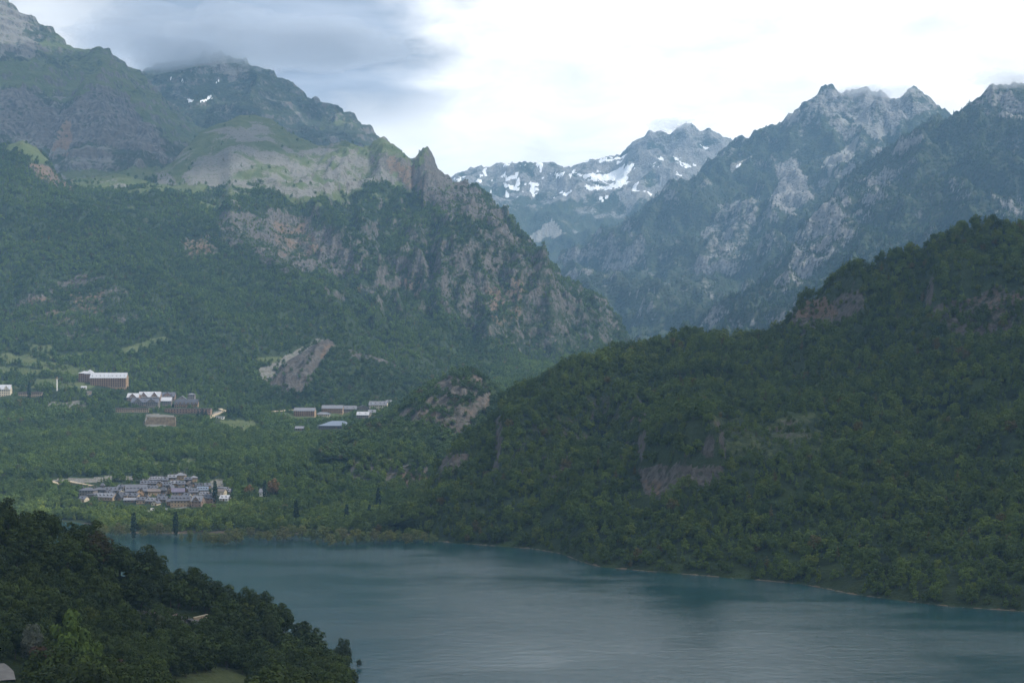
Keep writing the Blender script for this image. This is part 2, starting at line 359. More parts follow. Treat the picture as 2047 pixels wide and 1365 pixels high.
def m_left(s, PX, PY, X, Y, Z):
    a, b = warp(PX, PY, X, Y, 16, 90); e, f = warp(PX, PY, X, Y, 5, 60)
    tl = np.interp(PX, [0,130,190,260,340,450,520,600,680,740,820,900,1000], [280,352,384,392,378,398,392,410,400,380,392,380,340])
    alp = sst(tl - PY + 34 * fbm(X / 110, Y / 110, 4), -14, 14)
    rock = polys(a, b, LM_ROCK)
    steep = sst(s.slope, 1.15, 1.9) * sst(PX, 420, 640) * sst(Z, 230, 330)
    rock = np.maximum(rock * (0.62 + 0.5 * sst(s.slope, 0.7, 1.3)), 0.62 * steep)
    lime = polys(a, b, [(0.95, [(430,285),(520,240),(580,280),(620,330),(700,350),(640,400),(520,390),(430,370),(350,372),(380,330)]), (0.7, [(600,300),(760,305),(880,420),(760,400),(640,380)])])
    scree = alp * np.clip(lime * 0.45 + 0.20 + 0.55 * fbm(X / 120, Y / 120, 5), 0, 1)
    scree = np.maximum(scree, polys(e, f, [(1, [(312,345),(345,352),(352,372),(318,368)]), (1, [(520,735),(560,718),(640,678),(668,690),(640,730),(600,770),(560,770),(525,760)])]))
    tan = polys(e, f, [(1, [(286,832),(352,830),(345,852),(290,852)]), (1, [(100,962),(200,965),(330,962),(330,955),(190,952),(110,958)]), (0.9,[(430,822),(450,818),(447,828),(420,836)]), (0.8,[(420,962),(450,958),(452,972),(424,975)]), (0.6,[(98,805),(170,803),(172,815),(98,818)])])
    low = polys(e, f, [(1, [(5,718),(50,712),(100,720),(150,733),(60,733),(10,726)]), (1, [(60,692),(105,690),(110,700),(62,702)]), (1, [(60,760),(110,758),(114,768),(70,768)]),
        (1, [(100,742),(165,738),(172,748),(104,750)]), (1, [(0,738),(40,736),(90,742),(40,748),(0,746)]), (1, [(150,762),(185,765),(180,780),(150,780)]), (1, [(440,838),(505,840),(520,858),(450,862)]),
        (1, [(228,700),(330,668),(345,676),(250,716)]), (1, [(300,925),(390,920),(392,936),(300,938)]), (1, [(90,1020),(250,1018),(250,1030),(80,1034)]), (1, [(296,1018),(380,1012),(385,1024),(300,1030)]), (0.9, [(600,1018),(650,1016),(650,1030),(605,1034)]),
        (1, [(510,715),(600,716),(590,724),(512,724)]), (0.9, [(110,350),(200,345),(230,365),(160,378)]), (0.9,[(560,826),(640,826),(640,836),(570,838)]), (0.8,[(640,826),(700,820),(700,832),(650,836)])])
    terr = (PX < 190) * (PY > 690) * (PY < 790) * (np.sin(Z / 4.2 + 2 * fbm(X / 60, Y / 60, 3)) > 0.55) * 0.9
    grass = np.maximum.reduce([alp, low, terr])
    orange = polys(a, b, [(0.5, [(540,455),(620,445),(640,500),(560,520)]), (0.7, [(380,480),(430,480),(430,508),(380,510)]), (0.7, [(48,332),(150,340),(160,390)]), (0.65, [(790,560),(830,540),(850,600)]), (0.55,[(960,560),(1040,560),(1050,640),(980,650)]), (0.6, [(800,945),(850,935),(850,1000),(810,1000)]), (0.6,[(760,300),(830,340),(850,390),(780,350)]),(0.5,[(0,672),(30,676),(36,702),(0,706)]), (0.5,[(40,600),(200,560),(220,640),(60,640)])])
    scree = np.maximum(scree, tan); orange = np.maximum(orange, 0.6 * tan)
    vil = polys(PX, PY, [(1, [(150,1002),(150,968),(250,962),(300,948),(395,940),(460,962),(462,1004),(400,1018),(300,1030)]), (1, [(155,780),(150,740),(252,742),(254,776)]), (1, [(232,832),(232,806),(252,786),(392,786),(420,812),(425,836),(352,852),(286,852)]), (1, [(580,834),(584,812),(700,806),(780,798),(786,822),(742,838),(712,840),(706,858),(588,860),(588,846),(634,838)]), (1, [(-30,794),(-30,765),(22,768),(84,783),(84,795)])])
    return dict(forest=1 - alp, rock=rock, grass=grass, scree=scree, orange=orange, open=np.maximum.reduce([np.minimum(low + terr, 1) * 0.93, 0.5 * vil, 0.9 * tan]), alp=alp)
CREST_L = [(-200,345),(0,303),(25,296),(45,290),(75,306),(100,330),(130,358),(200,352),(300,345),(345,322),(400,268),(440,250),(480,238),(510,235),(540,243),(575,270),(600,285),(650,291),(700,290),(770,296),(800,318),(824,350),(836,328),(846,308),(853,303),(860,314),(872,336),(888,356),(905,372),(930,367),(950,375),(985,415),(1020,450),(1047,495),(1065,518),(1100,545),(1145,575),(1165,595),(1210,612),(1240,640),(1256,668),(1264,698),(1300,760)]
CREST_LY = lambda p: float(np.interp(p, [-200,100,135,300,400,510,770,850,1000,1260,1300],[3800,3820,4150,4350,4650,4800,4750,4700,4350,3800,3800]))
left = Patch('valley_and_left_massif', [
    [(-200,1112,1400),(200,1112,1400),(860,1112,1400),(1300,1112,1400)],
    [(-200,1034,1719),(100,1040,1685),(185,1048,1634),(200,1064,1545),(300,1066,1535),(600,1068,1525),(860,1072,1505),(1300,1072,1505)],
    [(-200,1012,1790),(0,1014,1790),(300,1014,1780),(500,1008,1780),(800,1000,1780),(1300,1000,1760)],
    [(-200,945,1960),(0,945,1960),(300,948,1930),(500,948,1950),(800,935,1950),(1300,900,1950)],
    [(-200,838,2480),(0,838,2480),(300,838,2520),(600,842,2600),(800,842,2600),(1000,820,2650),(1300,800,2700)],
    [(-200,775,2700),(0,775,2700),(200,775,2700),(400,790,2700),(600,805,2780),(800,800,2850),(1000,762,3000),(1300,762,3200)],
    [(-200,660,3000),(0,660,3000),(300,660,3000),(600,690,3050),(800,690,3150),(1000,715,3300),(1180,722,3450),(1300,755,3500)],
    [(-200,520,3330),(0,500,3330),(200,520,3400),(500,560,3480),(800,610,3480),(960,650,3500),(1100,680,3560),(1250,712,3650),(1300,757,3600)],
    [(-200,400,3600),(0,380,3600),(130,420,3650),(300,420,3850),(500,420,4000),(700,440,4000),(900,470,3900),(1000,530,3800),(1150,630,3720),(1250,695,3720),(1300,759,3700)],
    [(p, y, CREST_LY(p)) for p, y in CREST_L]],
    -200, 1300, 700, [5, 16, 34, 46, 28, 50, 62, 62, 70], [(60, 30), (500, 300)], d_left, m_left, M_NEAR, 'wooded valley side rising to limestone cliffs and grassy tops',
    ledges=[([(440,448),(520,440),(600,430),(660,460),(705,500)], 55, 70), ([(690,935),(760,922),(862,938)], 22, 45), ([(700,520),(790,500),(860,560)], 40, 60), ([(860,585),(940,570),(1000,560),(1060,600),(1120,650)], 60, 90), ([(950,690),(1050,650),(1150,660),(1220,690)], 40, 55), ([(740,322),(800,340),(880,410)], 30, 50)])

# --- rocky knoll behind the lake shore and rocky outcrop above the apartment blocks
def d_knoll(X, Y, Z, V, PX): return sst(V, 0.02, 0.3) * crestw(V, 0.4) * (9 * ridged(X / 60, Y / 110, 4) + 4 * fbm(X / 25, Y / 25, 3))
def m_knoll(s, PX, PY, X, Y, Z):
    a, b = warp(PX, PY, X, Y, 9, 30)
    rock = polys(a, b, [(0.95, [(860,775),(905,745),(960,755),(985,790),(960,830),(925,880),(890,850),(800,845),(760,838),(840,815)])])
    rock = np.maximum(rock * (0.55 + 0.6 * sst(s.slope, 0.5, 1.2)), 0.8 * sst(s.slope, 1.3, 2.0))
    return dict(forest=1 - rock, rock=rock, orange=polys(a, b, [(0.35, [(930,745),(985,760),(980,820),(900,830)]), (0.25, [(780,830),(930,800),(920,880)])]), open=rock * 0.5)
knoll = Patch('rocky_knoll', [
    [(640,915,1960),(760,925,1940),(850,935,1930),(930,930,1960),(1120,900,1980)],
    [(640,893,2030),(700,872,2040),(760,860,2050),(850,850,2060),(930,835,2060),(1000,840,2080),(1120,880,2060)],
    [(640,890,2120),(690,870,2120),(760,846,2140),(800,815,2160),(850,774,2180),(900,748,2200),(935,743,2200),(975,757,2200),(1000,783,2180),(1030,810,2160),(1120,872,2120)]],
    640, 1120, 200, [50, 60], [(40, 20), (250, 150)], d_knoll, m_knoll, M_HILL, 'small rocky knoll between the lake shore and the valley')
def m_outc(s, PX, PY, X, Y, Z):
    a, b = warp(PX, PY, X, Y, 8, 35)
    pale = polys(a, b, [(1.0, [(520,768),(540,742),(585,712),(625,688),(656,674),(668,690),(655,712),(630,745),(600,790),(545,778)]), (0.85, [(668,690),(740,700),(792,722),(838,748),(825,750),(770,725),(700,712)])])
    return dict(forest=1 - pale, rock=pale * 0.85, scree=pale * 0.12, grass=0.3 * pale, open=pale * 0.7, orange=polys(a, b, [(0.5, [(800,728),(840,748),(836,770),(815,768)]), (0.5, [(640,690),(668,690),(640,725)])]))
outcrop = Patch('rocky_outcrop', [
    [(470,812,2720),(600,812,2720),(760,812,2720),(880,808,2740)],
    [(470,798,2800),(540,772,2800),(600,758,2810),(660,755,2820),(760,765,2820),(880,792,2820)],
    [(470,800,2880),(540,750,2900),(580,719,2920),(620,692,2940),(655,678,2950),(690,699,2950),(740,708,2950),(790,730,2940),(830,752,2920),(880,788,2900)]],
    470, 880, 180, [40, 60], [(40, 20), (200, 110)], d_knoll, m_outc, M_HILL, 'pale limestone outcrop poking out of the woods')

# --- wooded hill on the right shore
def d_right(X, Y, Z, V, PX):
    return sst(Z, 6, 60) * crestw(V, 0.5) * (16 * fbm(X / 150, Y / 190, 4) + 7 * ridged(X / 70, Y / 90, 3)) + 0.8 * fbm(X / 20, Y / 20, 2) * sst(Z, 0.5, 4)
def m_right(s, PX, PY, X, Y, Z):
    a, b = warp(PX, PY, X, Y, 11, 40)
    rock = polys(a, b, [(1.0, [(1276,938),(1360,930),(1448,930),(1444,960),(1390,972),(1330,985),(1302,1000),(1284,985)]), (0.42, [(1190,775),(1240,785),(1292,830),(1275,895),(1230,900),(1150,960),(1090,965),(1000,935),(1030,880),(1100,820)]),
        (0.8, [(878,905),(940,898),(925,945),(895,968),(876,960)]), (0.7, [(1580,650),(1615,600),(1715,578),(1735,610),(1690,640),(1600,672)]), (0.6, [(1850,625),(1900,590),(1990,568),(2060,580),(2060,650),(1990,675),(1900,665)]),
        (0.36, [(1425,835),(1620,832),(1645,880),(1560,888),(1430,862)])])
    rock = np.maximum(rock, 0.85 * sst(s.slope, 1.7, 2.5) * sst(Z, 15, 40))
    brown = polys(a, b, [(0.75, [(1420,828),(1640,828),(1660,900),(1540,930),(1440,915)]), (0.35, [(1880,540),(2060,520),(2060,600),(1900,600)])])
    return dict(forest=1 - rock, rock=rock, grass=brown * 0.6, scree=brown * 0.25, orange=polys(a, b, [(0.7, [(1590,600),(1660,590),(1680,625),(1600,640)]), (0.5, [(1860,590),(2040,580),(2040,650)]), (0.6, [(1280,960),(1340,955),(1310,1000)]), (0.5, [(1090,890),(1160,890),(1120,960)]), (0.45,[(880,900),(940,900),(900,965)]), (0.4, [(1230,790),(1290,830),(1270,890)])]),
        open=np.maximum(sst(rock, 0.5, 1.0) * 0.95, brown * 0.5))
def RHY(p): return float(np.interp(p, [700,870,1000,1200,1400,1550,1700,2000,2350], [1560,1680,1780,1920,2020,2030,1980,1930,1930]))
SKY_R = [(700,1055),(800,1030),(850,985),(880,935),(900,912),(950,872),(1000,832),(1050,800),(1100,776),(1170,741),(1220,716),(1270,701),(1320,691),(1380,672),(1440,677),(1530,678),(1560,662),(1600,632),(1660,602),(1720,557),(1760,522),(1800,507),(1850,492),(1920,462),(1990,454),(2047,457),(2150,470),(2350,500)]
shoreY = [(p, y, lakeY(y)) for p, y in SHORE_R]
right = Patch('right_hill', [
    [(p, y + 26, lakeY(y) - 25) for p, y in SHORE_R], shoreY,
    [(p, y - 14 - 0.012 * (p - 700), lakeY(y) + 18) for p, y in SHORE_R],
    [(700,1062,1545),(830,1040,1500),(900,1010,1500),(1000,1000,1500),(1200,1010,1390),(1350,1005,1330),(1450,1000,1320),(1600,1005,1300),(1800,1010,1250),(2047,1015,1210),(2350,1030,1190)],
    [(700,1060,1550),(830,1015,1560),(900,955,1580),(1000,910,1610),(1100,885,1640),(1200,885,1640),(1280,925,1500),(1350,900,1460),(1450,862,1460),(1600,845,1470),(1700,850,1480),(1850,850,1450),(2047,835,1420),(2350,840,1400)],
    [(700,1058,1555),(830,1005,1600),(900,935,1630),(1000,872,1690),(1100,825,1760),(1200,810,1780),(1280,830,1700),(1350,830,1650),(1450,812,1640),(1600,790,1670),(1700,760,1690),(1850,690,1680),(2047,650,1660),(2350,650,1650)],
    [(p, y, RHY(p)) for p, y in SKY_R]],
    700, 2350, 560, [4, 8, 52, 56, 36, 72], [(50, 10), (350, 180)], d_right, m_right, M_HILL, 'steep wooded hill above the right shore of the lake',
    ledges=[([(1272,932),(1330,926),(1400,924),(1452,928)], 30, 45), ([(985,905),(1100,850),(1200,800),(1290,835)], 26, 70), ([(1575,630),(1640,588),(1735,582)], 24, 60), ([(1850,600),(1930,575),(2060,570)], 26, 70)])

# --- high mountains
def d_high(L, A, skew, keep=0.35, fine=1.0, bed=0.0, el=2.6):
    def d(X, Y, Z, V, PX):
        ac = X + skew * Y; al = Y - skew * X
        r = sst(V, 0, 0.12) * (crestw(V, keep) * (A * ridged(ac / L, al / (el * L), 5, 0.46) + 0.45 * A * ridged(X / (0.45 * L) + 7, Y / (0.7 * L), 4)) + fine * 0.13 * A * fbm(X / (0.09 * L), Y / (0.12 * L), 3) + 0.16 * A * sst(V, .8, 1) * ridged(X / (0.16 * L), Y / (0.3 * L), 4))
        if bed:
            zz = (Z + r) / bed + .8 * fbm(X / 400, Y / 400, 3); fr = zz - np.floor(zz); r = r + sst(V, 0, .12) * bed * .42 * (sst(fr, .3, .7) - fr)
        return r
    return d
def m_peak(s, PX, PY, X, Y, Z):
    a, b = warp(PX, PY, X, Y, 12, 200)
    rockb = polys(a, b, [(0.75, [(-20,180),(60,185),(130,215),(205,165),(260,200),(330,290),(345,315),(240,285),(100,285),(-20,270)])])
    grass = polys(a, b, [(0.85, [(-200,120),(60,120),(200,150),(240,170),(150,200),(60,180),(-200,180)]), (0.7, [(200,140),(380,240),(480,300),(400,300),(330,280)]), (0.9, [(120,340),(340,335),(350,372),(140,372)])])
    scr = np.clip(0.40 + 0.5 * fbm(X / 220, Y / 220, 4), 0, 1)
    scr = np.maximum(scr, polys(a, b, [(1, [(95,310),(130,245),(150,240),(140,310)]), (0.9, [(-20,0),(60,30),(40,90),(-20,120)])]))
    dark = polys(a, b, [(1.0, [(110,60),(230,90),(330,190),(480,300),(340,290),(250,180),(120,170),(60,130)])])
    return dict(forest=0 * PX, rock=np.maximum(rockb, 0.55 * sst(s.slope, 1.0, 1.5)), grass=np.maximum(grass, 0.6 * dark), scree=scr * (1 - 0.65 * grass) * (1 - 0.55 * dark), orange=polys(a, b, [(0.8, [(95,312),(132,240),(150,240),(140,312)])]))
def fillY(pts, Y): return [(p[0], p[1], p[2] if len(p) > 2 else Y) for p in pts]
peak = Patch('left_peak', [
    [(-250,380,4250),(0,380,4250),(300,372,4400),(400,350,4700),(560,345,4900)],
    [(-250,330,4500),(0,325,4500),(150,335,4500),(340,330,4650),(420,312,4900),(560,335,5000)],
    [(-250,230,4950),(0,205,4950),(120,225,4950),(205,180,4950),(280,235,5050),(360,290,5150),(450,300,5300),(560,330,5250)],
    fillY([(-250,-140),(0,-28),(40,14),(75,36),(120,60),(160,86),(215,97),(250,121),(290,156),(330,196),(370,231),(400,251),(440,271),(480,292),(560,328)], 6000)],
    -250, 560, 330, [16, 60, 110], [(80, 40), (500, 350)], d_high(420, 60, 0.15, bed=42), m_peak, M_PEAK, 'tall bare peak of grey rock and thin grass at the left edge')
def m_peak2(s, PX, PY, X, Y, Z):
    a, b = warp(PX, PY, X, Y, 4, 200)
    snow = polys(a, b, [(1, [(374,196),(386,197),(387,202),(375,201)]), (1, [(398,200),(412,196),(428,192),(424,197),(404,202)]), (1, [(428,166),(440,160),(432,169)]), (1, [(338,156),(344,157),(341,160)]), (1, [(362,161),(367,161),(365,164)])])
    return dict(forest=0.6 + 0 * PX, rock=0.5 * sst(s.slope, 0.9, 1.5), grass=np.clip(0.25 + 0.4 * fbm(X / 300, Y / 300, 3), 0, 1), scree=np.clip(0.25 + 0.4 * fbm(X / 180, Y / 180, 3), 0, 1), snow=snow)
peak2 = Patch('dark_peak', [
    fillY([(220,330),(400,330),(560,330),(700,330),(860,360)], 5500),
    fillY([(220,260),(400,240),(560,240),(700,280),(780,310),(860,355)], 6300),
    fillY([(220,175),(300,140),(340,122),(400,112),(450,110),(500,118),(540,134),(560,147),(585,162),(610,185),(650,205),(690,225),(720,250),(745,275),(775,297),(860,352)], 7000)],
    220, 860, 290, [60, 80], [(80, 40), (500, 300)], d_high(520, 75, -0.25, bed=50), m_peak2, M_PEAK, 'dark rounded mountain with its top in cloud behind the left peak')
def m_cirq(s, PX, PY, X, Y, Z):
    a, b = warp(PX, PY, X, Y, 9, 160); c, d = warp(PX, PY, X, Y, 7, 90)
    sn = polys(c, d, [(1, [(1155,350),(1215,345),(1262,330),(1270,338),(1230,360),(1170,358)]), (1, [(1165,372),(1200,372),(1245,365),(1240,378),(1180,380)]), (1, [(1010,352),(1035,352),(1032,360),(1012,359)]), (1, [(1008,360),(1014,372),(1040,372),(1030,378),(1008,376)]),
        (1, [(1045,366),(1075,368),(1070,388),(1060,388),(1062,374)]), (1, [(1110,345),(1125,344),(1122,352),(1112,352)]), (1, [(1135,352),(1145,351),(1142,357)]), (1, [(1080,355),(1090,352),(1088,360)]), (1, [(955,352),(970,348),(962,358)]),
        (1, [(1195,320),(1215,316),(1250,312),(1245,320),(1205,325)]), (1, [(1200,398),(1225,388),(1220,396),(1205,402)]), (1, [(1345,310),(1360,322),(1385,328),(1400,328),(1370,335),(1350,322)]), (0.9, [(1395,285),(1420,295),(1410,300)]),
        (1, [(1235,345),(1262,352),(1250,370),(1230,372)]), (1, [(900,360),(925,352),(920,360)]), (0.9, [(1120,380),(1130,386),(1118,388)])])
    sp = fbm(X / 70, Y / 130, 4); band = (PY < 395) & (PY > 315) & (PX > 920) & (PX < 1440)
    sn = np.maximum(sn, band * sst(sp, 0.45, 0.60))
    fo = sst(PY + 60 * fbm(X / 200, Y / 200, 4), 385, 440)
    scree = polys(a, b, [(1, [(1050,470),(1110,445),(1130,470),(1060,490)]), (0.9, [(1250,350),(1290,300),(1300,340),(1240,400)]), (0.9, [(1340,300),(1420,290),(1440,330),(1380,350)]), (0.9, [(1240,400),(1330,370),(1320,390),(1250,410)])])
    return dict(forest=fo, rock=np.clip(0.62 - 0.5 * fo + 0.3 * fbm(X / 150, Y / 150, 3), 0, 1), grass=0.4 * (1 - fo), scree=np.maximum(scree, np.clip(0.3 + 0.5 * fbm(X / 190, Y / 190, 4), 0, 1) * (1 - 0.6 * fo)), snow=sn)
cirque = Patch('snowy_cirque', [
    fillY([(780,560),(1050,590),(1150,620),(1300,640),(1620,640)], 7600),
    fillY([(780,470),(950,470),(1050,480),(1150,490),(1300,500),(1620,500)], 8800),
    fillY([(780,400),(900,385),(1000,380),(1100,375),(1200,370),(1300,350),(1400,340),(1620,400)], 9900),
    fillY([(780,420),(860,380),(900,355),(960,335),(1000,329),(1050,322),(1100,318),(1130,325),(1190,318),(1240,310),(1255,295),(1275,275),(1300,257),(1320,255),(1340,262),(1350,254),(1370,246),(1400,265),(1420,259),(1450,268),(1490,278),(1530,300),(1620,340)], 10600)],
    780, 1620, 360, [50, 50, 60], [(120, 60), (600, 300)], d_high(560, 72, 0.2, 0.35), m_cirq, M_FAR, 'distant snow-patched cirque at the head of the valley')
def m_ra(s, PX, PY, X, Y, Z):
    a, b = warp(PX, PY, X, Y, 14, 180)
    scree = polys(a, b, [(1, [(1680,215),(1720,225),(1760,245),(1790,262),(1760,272),(1710,252)]), (0.9, [(1640,320),(1690,290),(1725,278),(1715,300),(1680,330),(1660,345)]), (0.8, [(1460,330),(1500,320),(1470,345)]), (0.75, [(1240,400),(1320,372),(1340,378),(1260,412)])])
    rock = polys(a, b, [(0.75, [(1540,310),(1600,320),(1620,400),(1580,430),(1530,420),(1560,370)]), (0.6, [(1600,210),(1660,172),(1880,210),(1780,260),(1680,230)]), (0.5, [(1440,400),(1520,400),(1480,520),(1400,520)])])
    fo = sst(PY + 80 * fbm(X / 260, Y / 260, 4), 235, 330)
    sp = sst(s.slope, 1.7, 2.6)
    return dict(forest=fo, rock=np.maximum(rock, np.clip(0.16 + 0.55 * ridged((X + .75 * Y) / 340, (Y - .75 * X) / 2200, 3) + .4 * sp, 0, .8)), grass=0.35 * (1 - fo), scree=np.maximum(scree, np.clip(0.35 + 0.4 * fbm(X / 150, Y / 220, 4), 0, 1) * (1 - 0.75 * fo)), snow=polys(PX, PY, [(1, [(1470,333),(1486,322),(1478,334)])]), orange=0.1 * rock)
rmount = Patch('right_mountain', [
    [(1000,640,5600),(1150,690,5000),(1260,715,4700),(1500,720,4700),(2150,720,4700)],
    [(1000,600,6300),(1150,610,6000),(1260,600,5900),(1400,580,5800),(1600,560,5800),(2150,560,5800)],
    [(1000,580,6700),(1120,560,6900),(1260,500,7000),(1400,440,7000),(1600,400,7000),(1750,360,7000),(2150,380,7000)],
    fillY([(1000,572,7000),(1060,545,7200),(1100,528,7400),(1180,484,7700),(1260,430,7900),(1340,375,8100),(1400,332,8200),(1450,297),(1490,280),(1530,255),(1560,240),(1600,205),(1640,178),(1665,174),(1685,190),(1700,189),(1735,176),(1760,181),(1790,198),(1800,196),(1825,181),(1850,195),(1876,216),(1920,245),(2150,330)], 8300)],
    1000, 2150, 520, [50, 90, 110], [(100, 60), (500, 350)], d_high(560, 120, 0.75, el=4.5), m_ra, M_FAR, 'steep blue mountain wall right of the valley head')
def m_rb(s, PX, PY, X, Y, Z):
    a, b = warp(PX, PY, X, Y, 14, 160)
    rock = polys(a, b, [(0.62, [(1640,400),(1720,360),(1800,330),(1790,380),(1700,470),(1620,560),(1540,600),(1580,500)]), (0.7, [(1920,195),(1990,160),(2060,165),(2060,240),(1980,230)]), (0.7, [(1985,400),(2047,410),(2047,440),(1990,430)])])
    fo = sst(PY + 60 * fbm(X / 200, Y / 200, 4), 190, 260); sp = sst(s.slope, 1.7, 2.6)
    return dict(forest=fo, rock=np.maximum(rock * (0.5 + 0.6 * sst(s.slope, 1.0, 1.8)), np.clip(0.06 + 0.55 * ridged((X + .7 * Y) / 280, (Y - .7 * X) / 1900, 3) + .4 * sp, 0, .75)), grass=0.3 * (1 - fo), scree=np.clip(0.2 + 0.4 * fbm(X / 130, Y / 200, 4), 0, 1) * (1 - 0.8 * fo), orange=0.12 * rock)
rspur = Patch('right_spur', [
    [(1200,745,3700),(1500,745,3600),(2250,745,3600)],
    [(1200,735,4000),(1400,690,4200),(1600,600,4500),(1800,520,4700),(2047,470,4800),(2250,460,4800)],
    fillY([(1200,738,4300),(1300,712,4600),(1400,655,5000),(1500,570,5400),(1560,500,5700),(1600,455,5900),(1660,385,6200),(1700,342),(1760,300),(1800,266),(1845,232),(1880,217),(1900,216),(1925,196),(1960,175),(2000,165),(2047,168),(2250,120)], 6300)],
    1200, 2250, 500, [120, 170], [(80, 50), (500, 350)], d_high(460, 95, 0.7, el=4.5), m_rb, M_FAR, 'dark wooded mountain spur behind the right hill')

# --- lake
def water():
    m, t, b = new_mat('lake_water')
    pos = t.n('ShaderNodeNewGeometry').outputs['Position']
    big = t.noise(t.mulv(pos, (0.006, 0.010, 1)), 1.0, 3)                  # slicks and ruffled lanes
    w1 = t.noise(t.mulv(pos, (0.22, 0.42, 1)), 1.0, 5, 0.65); w2 = t.noise(t.mulv(pos, (0.09, 0.16, 1)), 1.0, 3, 0.5)
    t.put(b, 'Base Color', t.mix(big, (0.010, 0.048, 0.057), (0.013, 0.060, 0.069))); t.put(b, 'Roughness', 0.07); t.put(b, 'IOR', 1.33)
    bp = t.n('ShaderNodeBump'); t.put(bp, 'Strength', 1.0); t.put(bp, 'Distance', t.m('ADD', 0.15, t.m('MULTIPLY', t.ss(big, 0.36, 0.64), 0.24)))
    w3 = t.noise(t.mulv(pos, (0.035, 0.085, 1)), 1.0, 4, 0.6)
    t.put(bp, 'Height', t.m('ADD', w1, t.m('ADD', t.m('MULTIPLY', w2, 1.0), t.m('MULTIPLY', w3, 0.5)))); t.L.new(bp.outputs[0], b.inputs['Normal'])
    return m
lake = mesh_obj('lake', [(-1500, 250, 0), (2600, 250, 0), (2600, 1900, 0), (-1500, 1900, 0)], [(0, 1, 2, 3)], water())
tag(lake, 'rippled blue-green reservoir', kind='structure')
gnd = mesh_obj('ground', [(-14000, -900, -12), (14000, -900, -12), (14000, 16000, -12), (-14000, 16000, -12)], [(0, 1, 2, 3)], M_NEAR)
tag(gnd, 'valley ground under the hills', kind='structure')

# ------------------------------------------------------------------ buildings
WALLM = dict(tan=plain('tan_render', (0.30, 0.23, 0.15), .9, .2, .5), grey=plain('grey_stone', (0.17, 0.155, 0.14), .95, .35, 1.2), cream=plain('cream_render', (0.55, 0.48, 0.36), .9, .12, .4), orange=plain('ochre_render', (0.30, 0.205, 0.125), .9, .2, .4), brown=plain('red_brown_timber', (0.24, 0.17, 0.13), .85, .3, 1.0), earth=plain('earth_wall', (0.17, 0.135, 0.09), .95, .35, .25), white=plain('white_render', (0.72, 0.70, 0.66), .9, .08, .3), dark=plain('dark_stone', (0.10, 0.092, 0.088), .95, .35, 1.2))
ROOFM = dict(slate=plain('slate', (0.085, 0.09, 0.11), .6, .3, 1.5, 0, .3), darks=plain('dark_slate', (0.055, 0.058, 0.07), .6, .3, 1.5, 0, .3), pale=plain('pale_zinc', (0.36, 0.37, 0.40), .5, .15, .6, 0, .4), purple=plain('violet_slate', (0.10, 0.09, 0.13), .6, .25, 1.5, 0, .3), blue=plain('blue_grey_sheet', (0.12, 0.15, 0.20), .4, .12, .4, 0, .5), mid=plain('grey_slate', (0.145, 0.15, 0.17), .6, .3, 1.5, 0, .3), rust=plain('brownish_slate', (0.12, 0.10, 0.09), .6, .3, 1.5))
M_GLASS = plain('window_glass', (0.025, 0.03, 0.038), .15, .3, .3, 0, .6); M_TIMBER = plain('balcony_timber', (0.22, 0.13, 0.08), .85, .3, 1.0); M_FRAME = plain('window_surround', (0.45, 0.40, 0.33), .9, .1, 1)
def boxm(V, Fc, x0, x1, y0, y1, z0, z1):
    i = len(V); V += [(x0,y0,z0),(x1,y0,z0),(x1,y1,z0),(x0,y1,z0),(x0,y0,z1),(x1,y0,z1),(x1,y1,z1),(x0,y1,z1)]
    Fc += [(i,i+3,i+2,i+1),(i+4,i+5,i+6,i+7),(i,i+1,i+5,i+4),(i+1,i+2,i+6,i+5),(i+2,i+3,i+7,i+6),(i+3,i,i+4,i+7)]
def bm_box(name, dims, mat, link=False):
    V, Fc = [], []; boxm(V, Fc, *dims); return mesh_obj(name, V, Fc, mat, link=link)
WIN_ME = bm_box('window', (-.5,.5,-.10,.02,0,1.35), M_GLASS).data; SILL_ME = bm_box('sill', (-.65,.65,-.22,.0,-.16,-.02), M_FRAME).data; DOOR_ME = bm_box('door', (-.7,.7,-.12,.02,0,2.3), M_TIMBER).data
def child(name, data, parent, loc=(0,0,0), sc=None):
    o = bpy.data.objects.new(name, data); COL.objects.link(o); o.parent = parent; o.location = loc
    if sc: o.scale = sc
    return o
EXC = []
ORD = lambda i: f'{i}{"th" if 10 <= i % 100 <= 20 else {1: "st", 2: "nd", 3: "rd"}.get(i % 10, "th")}'
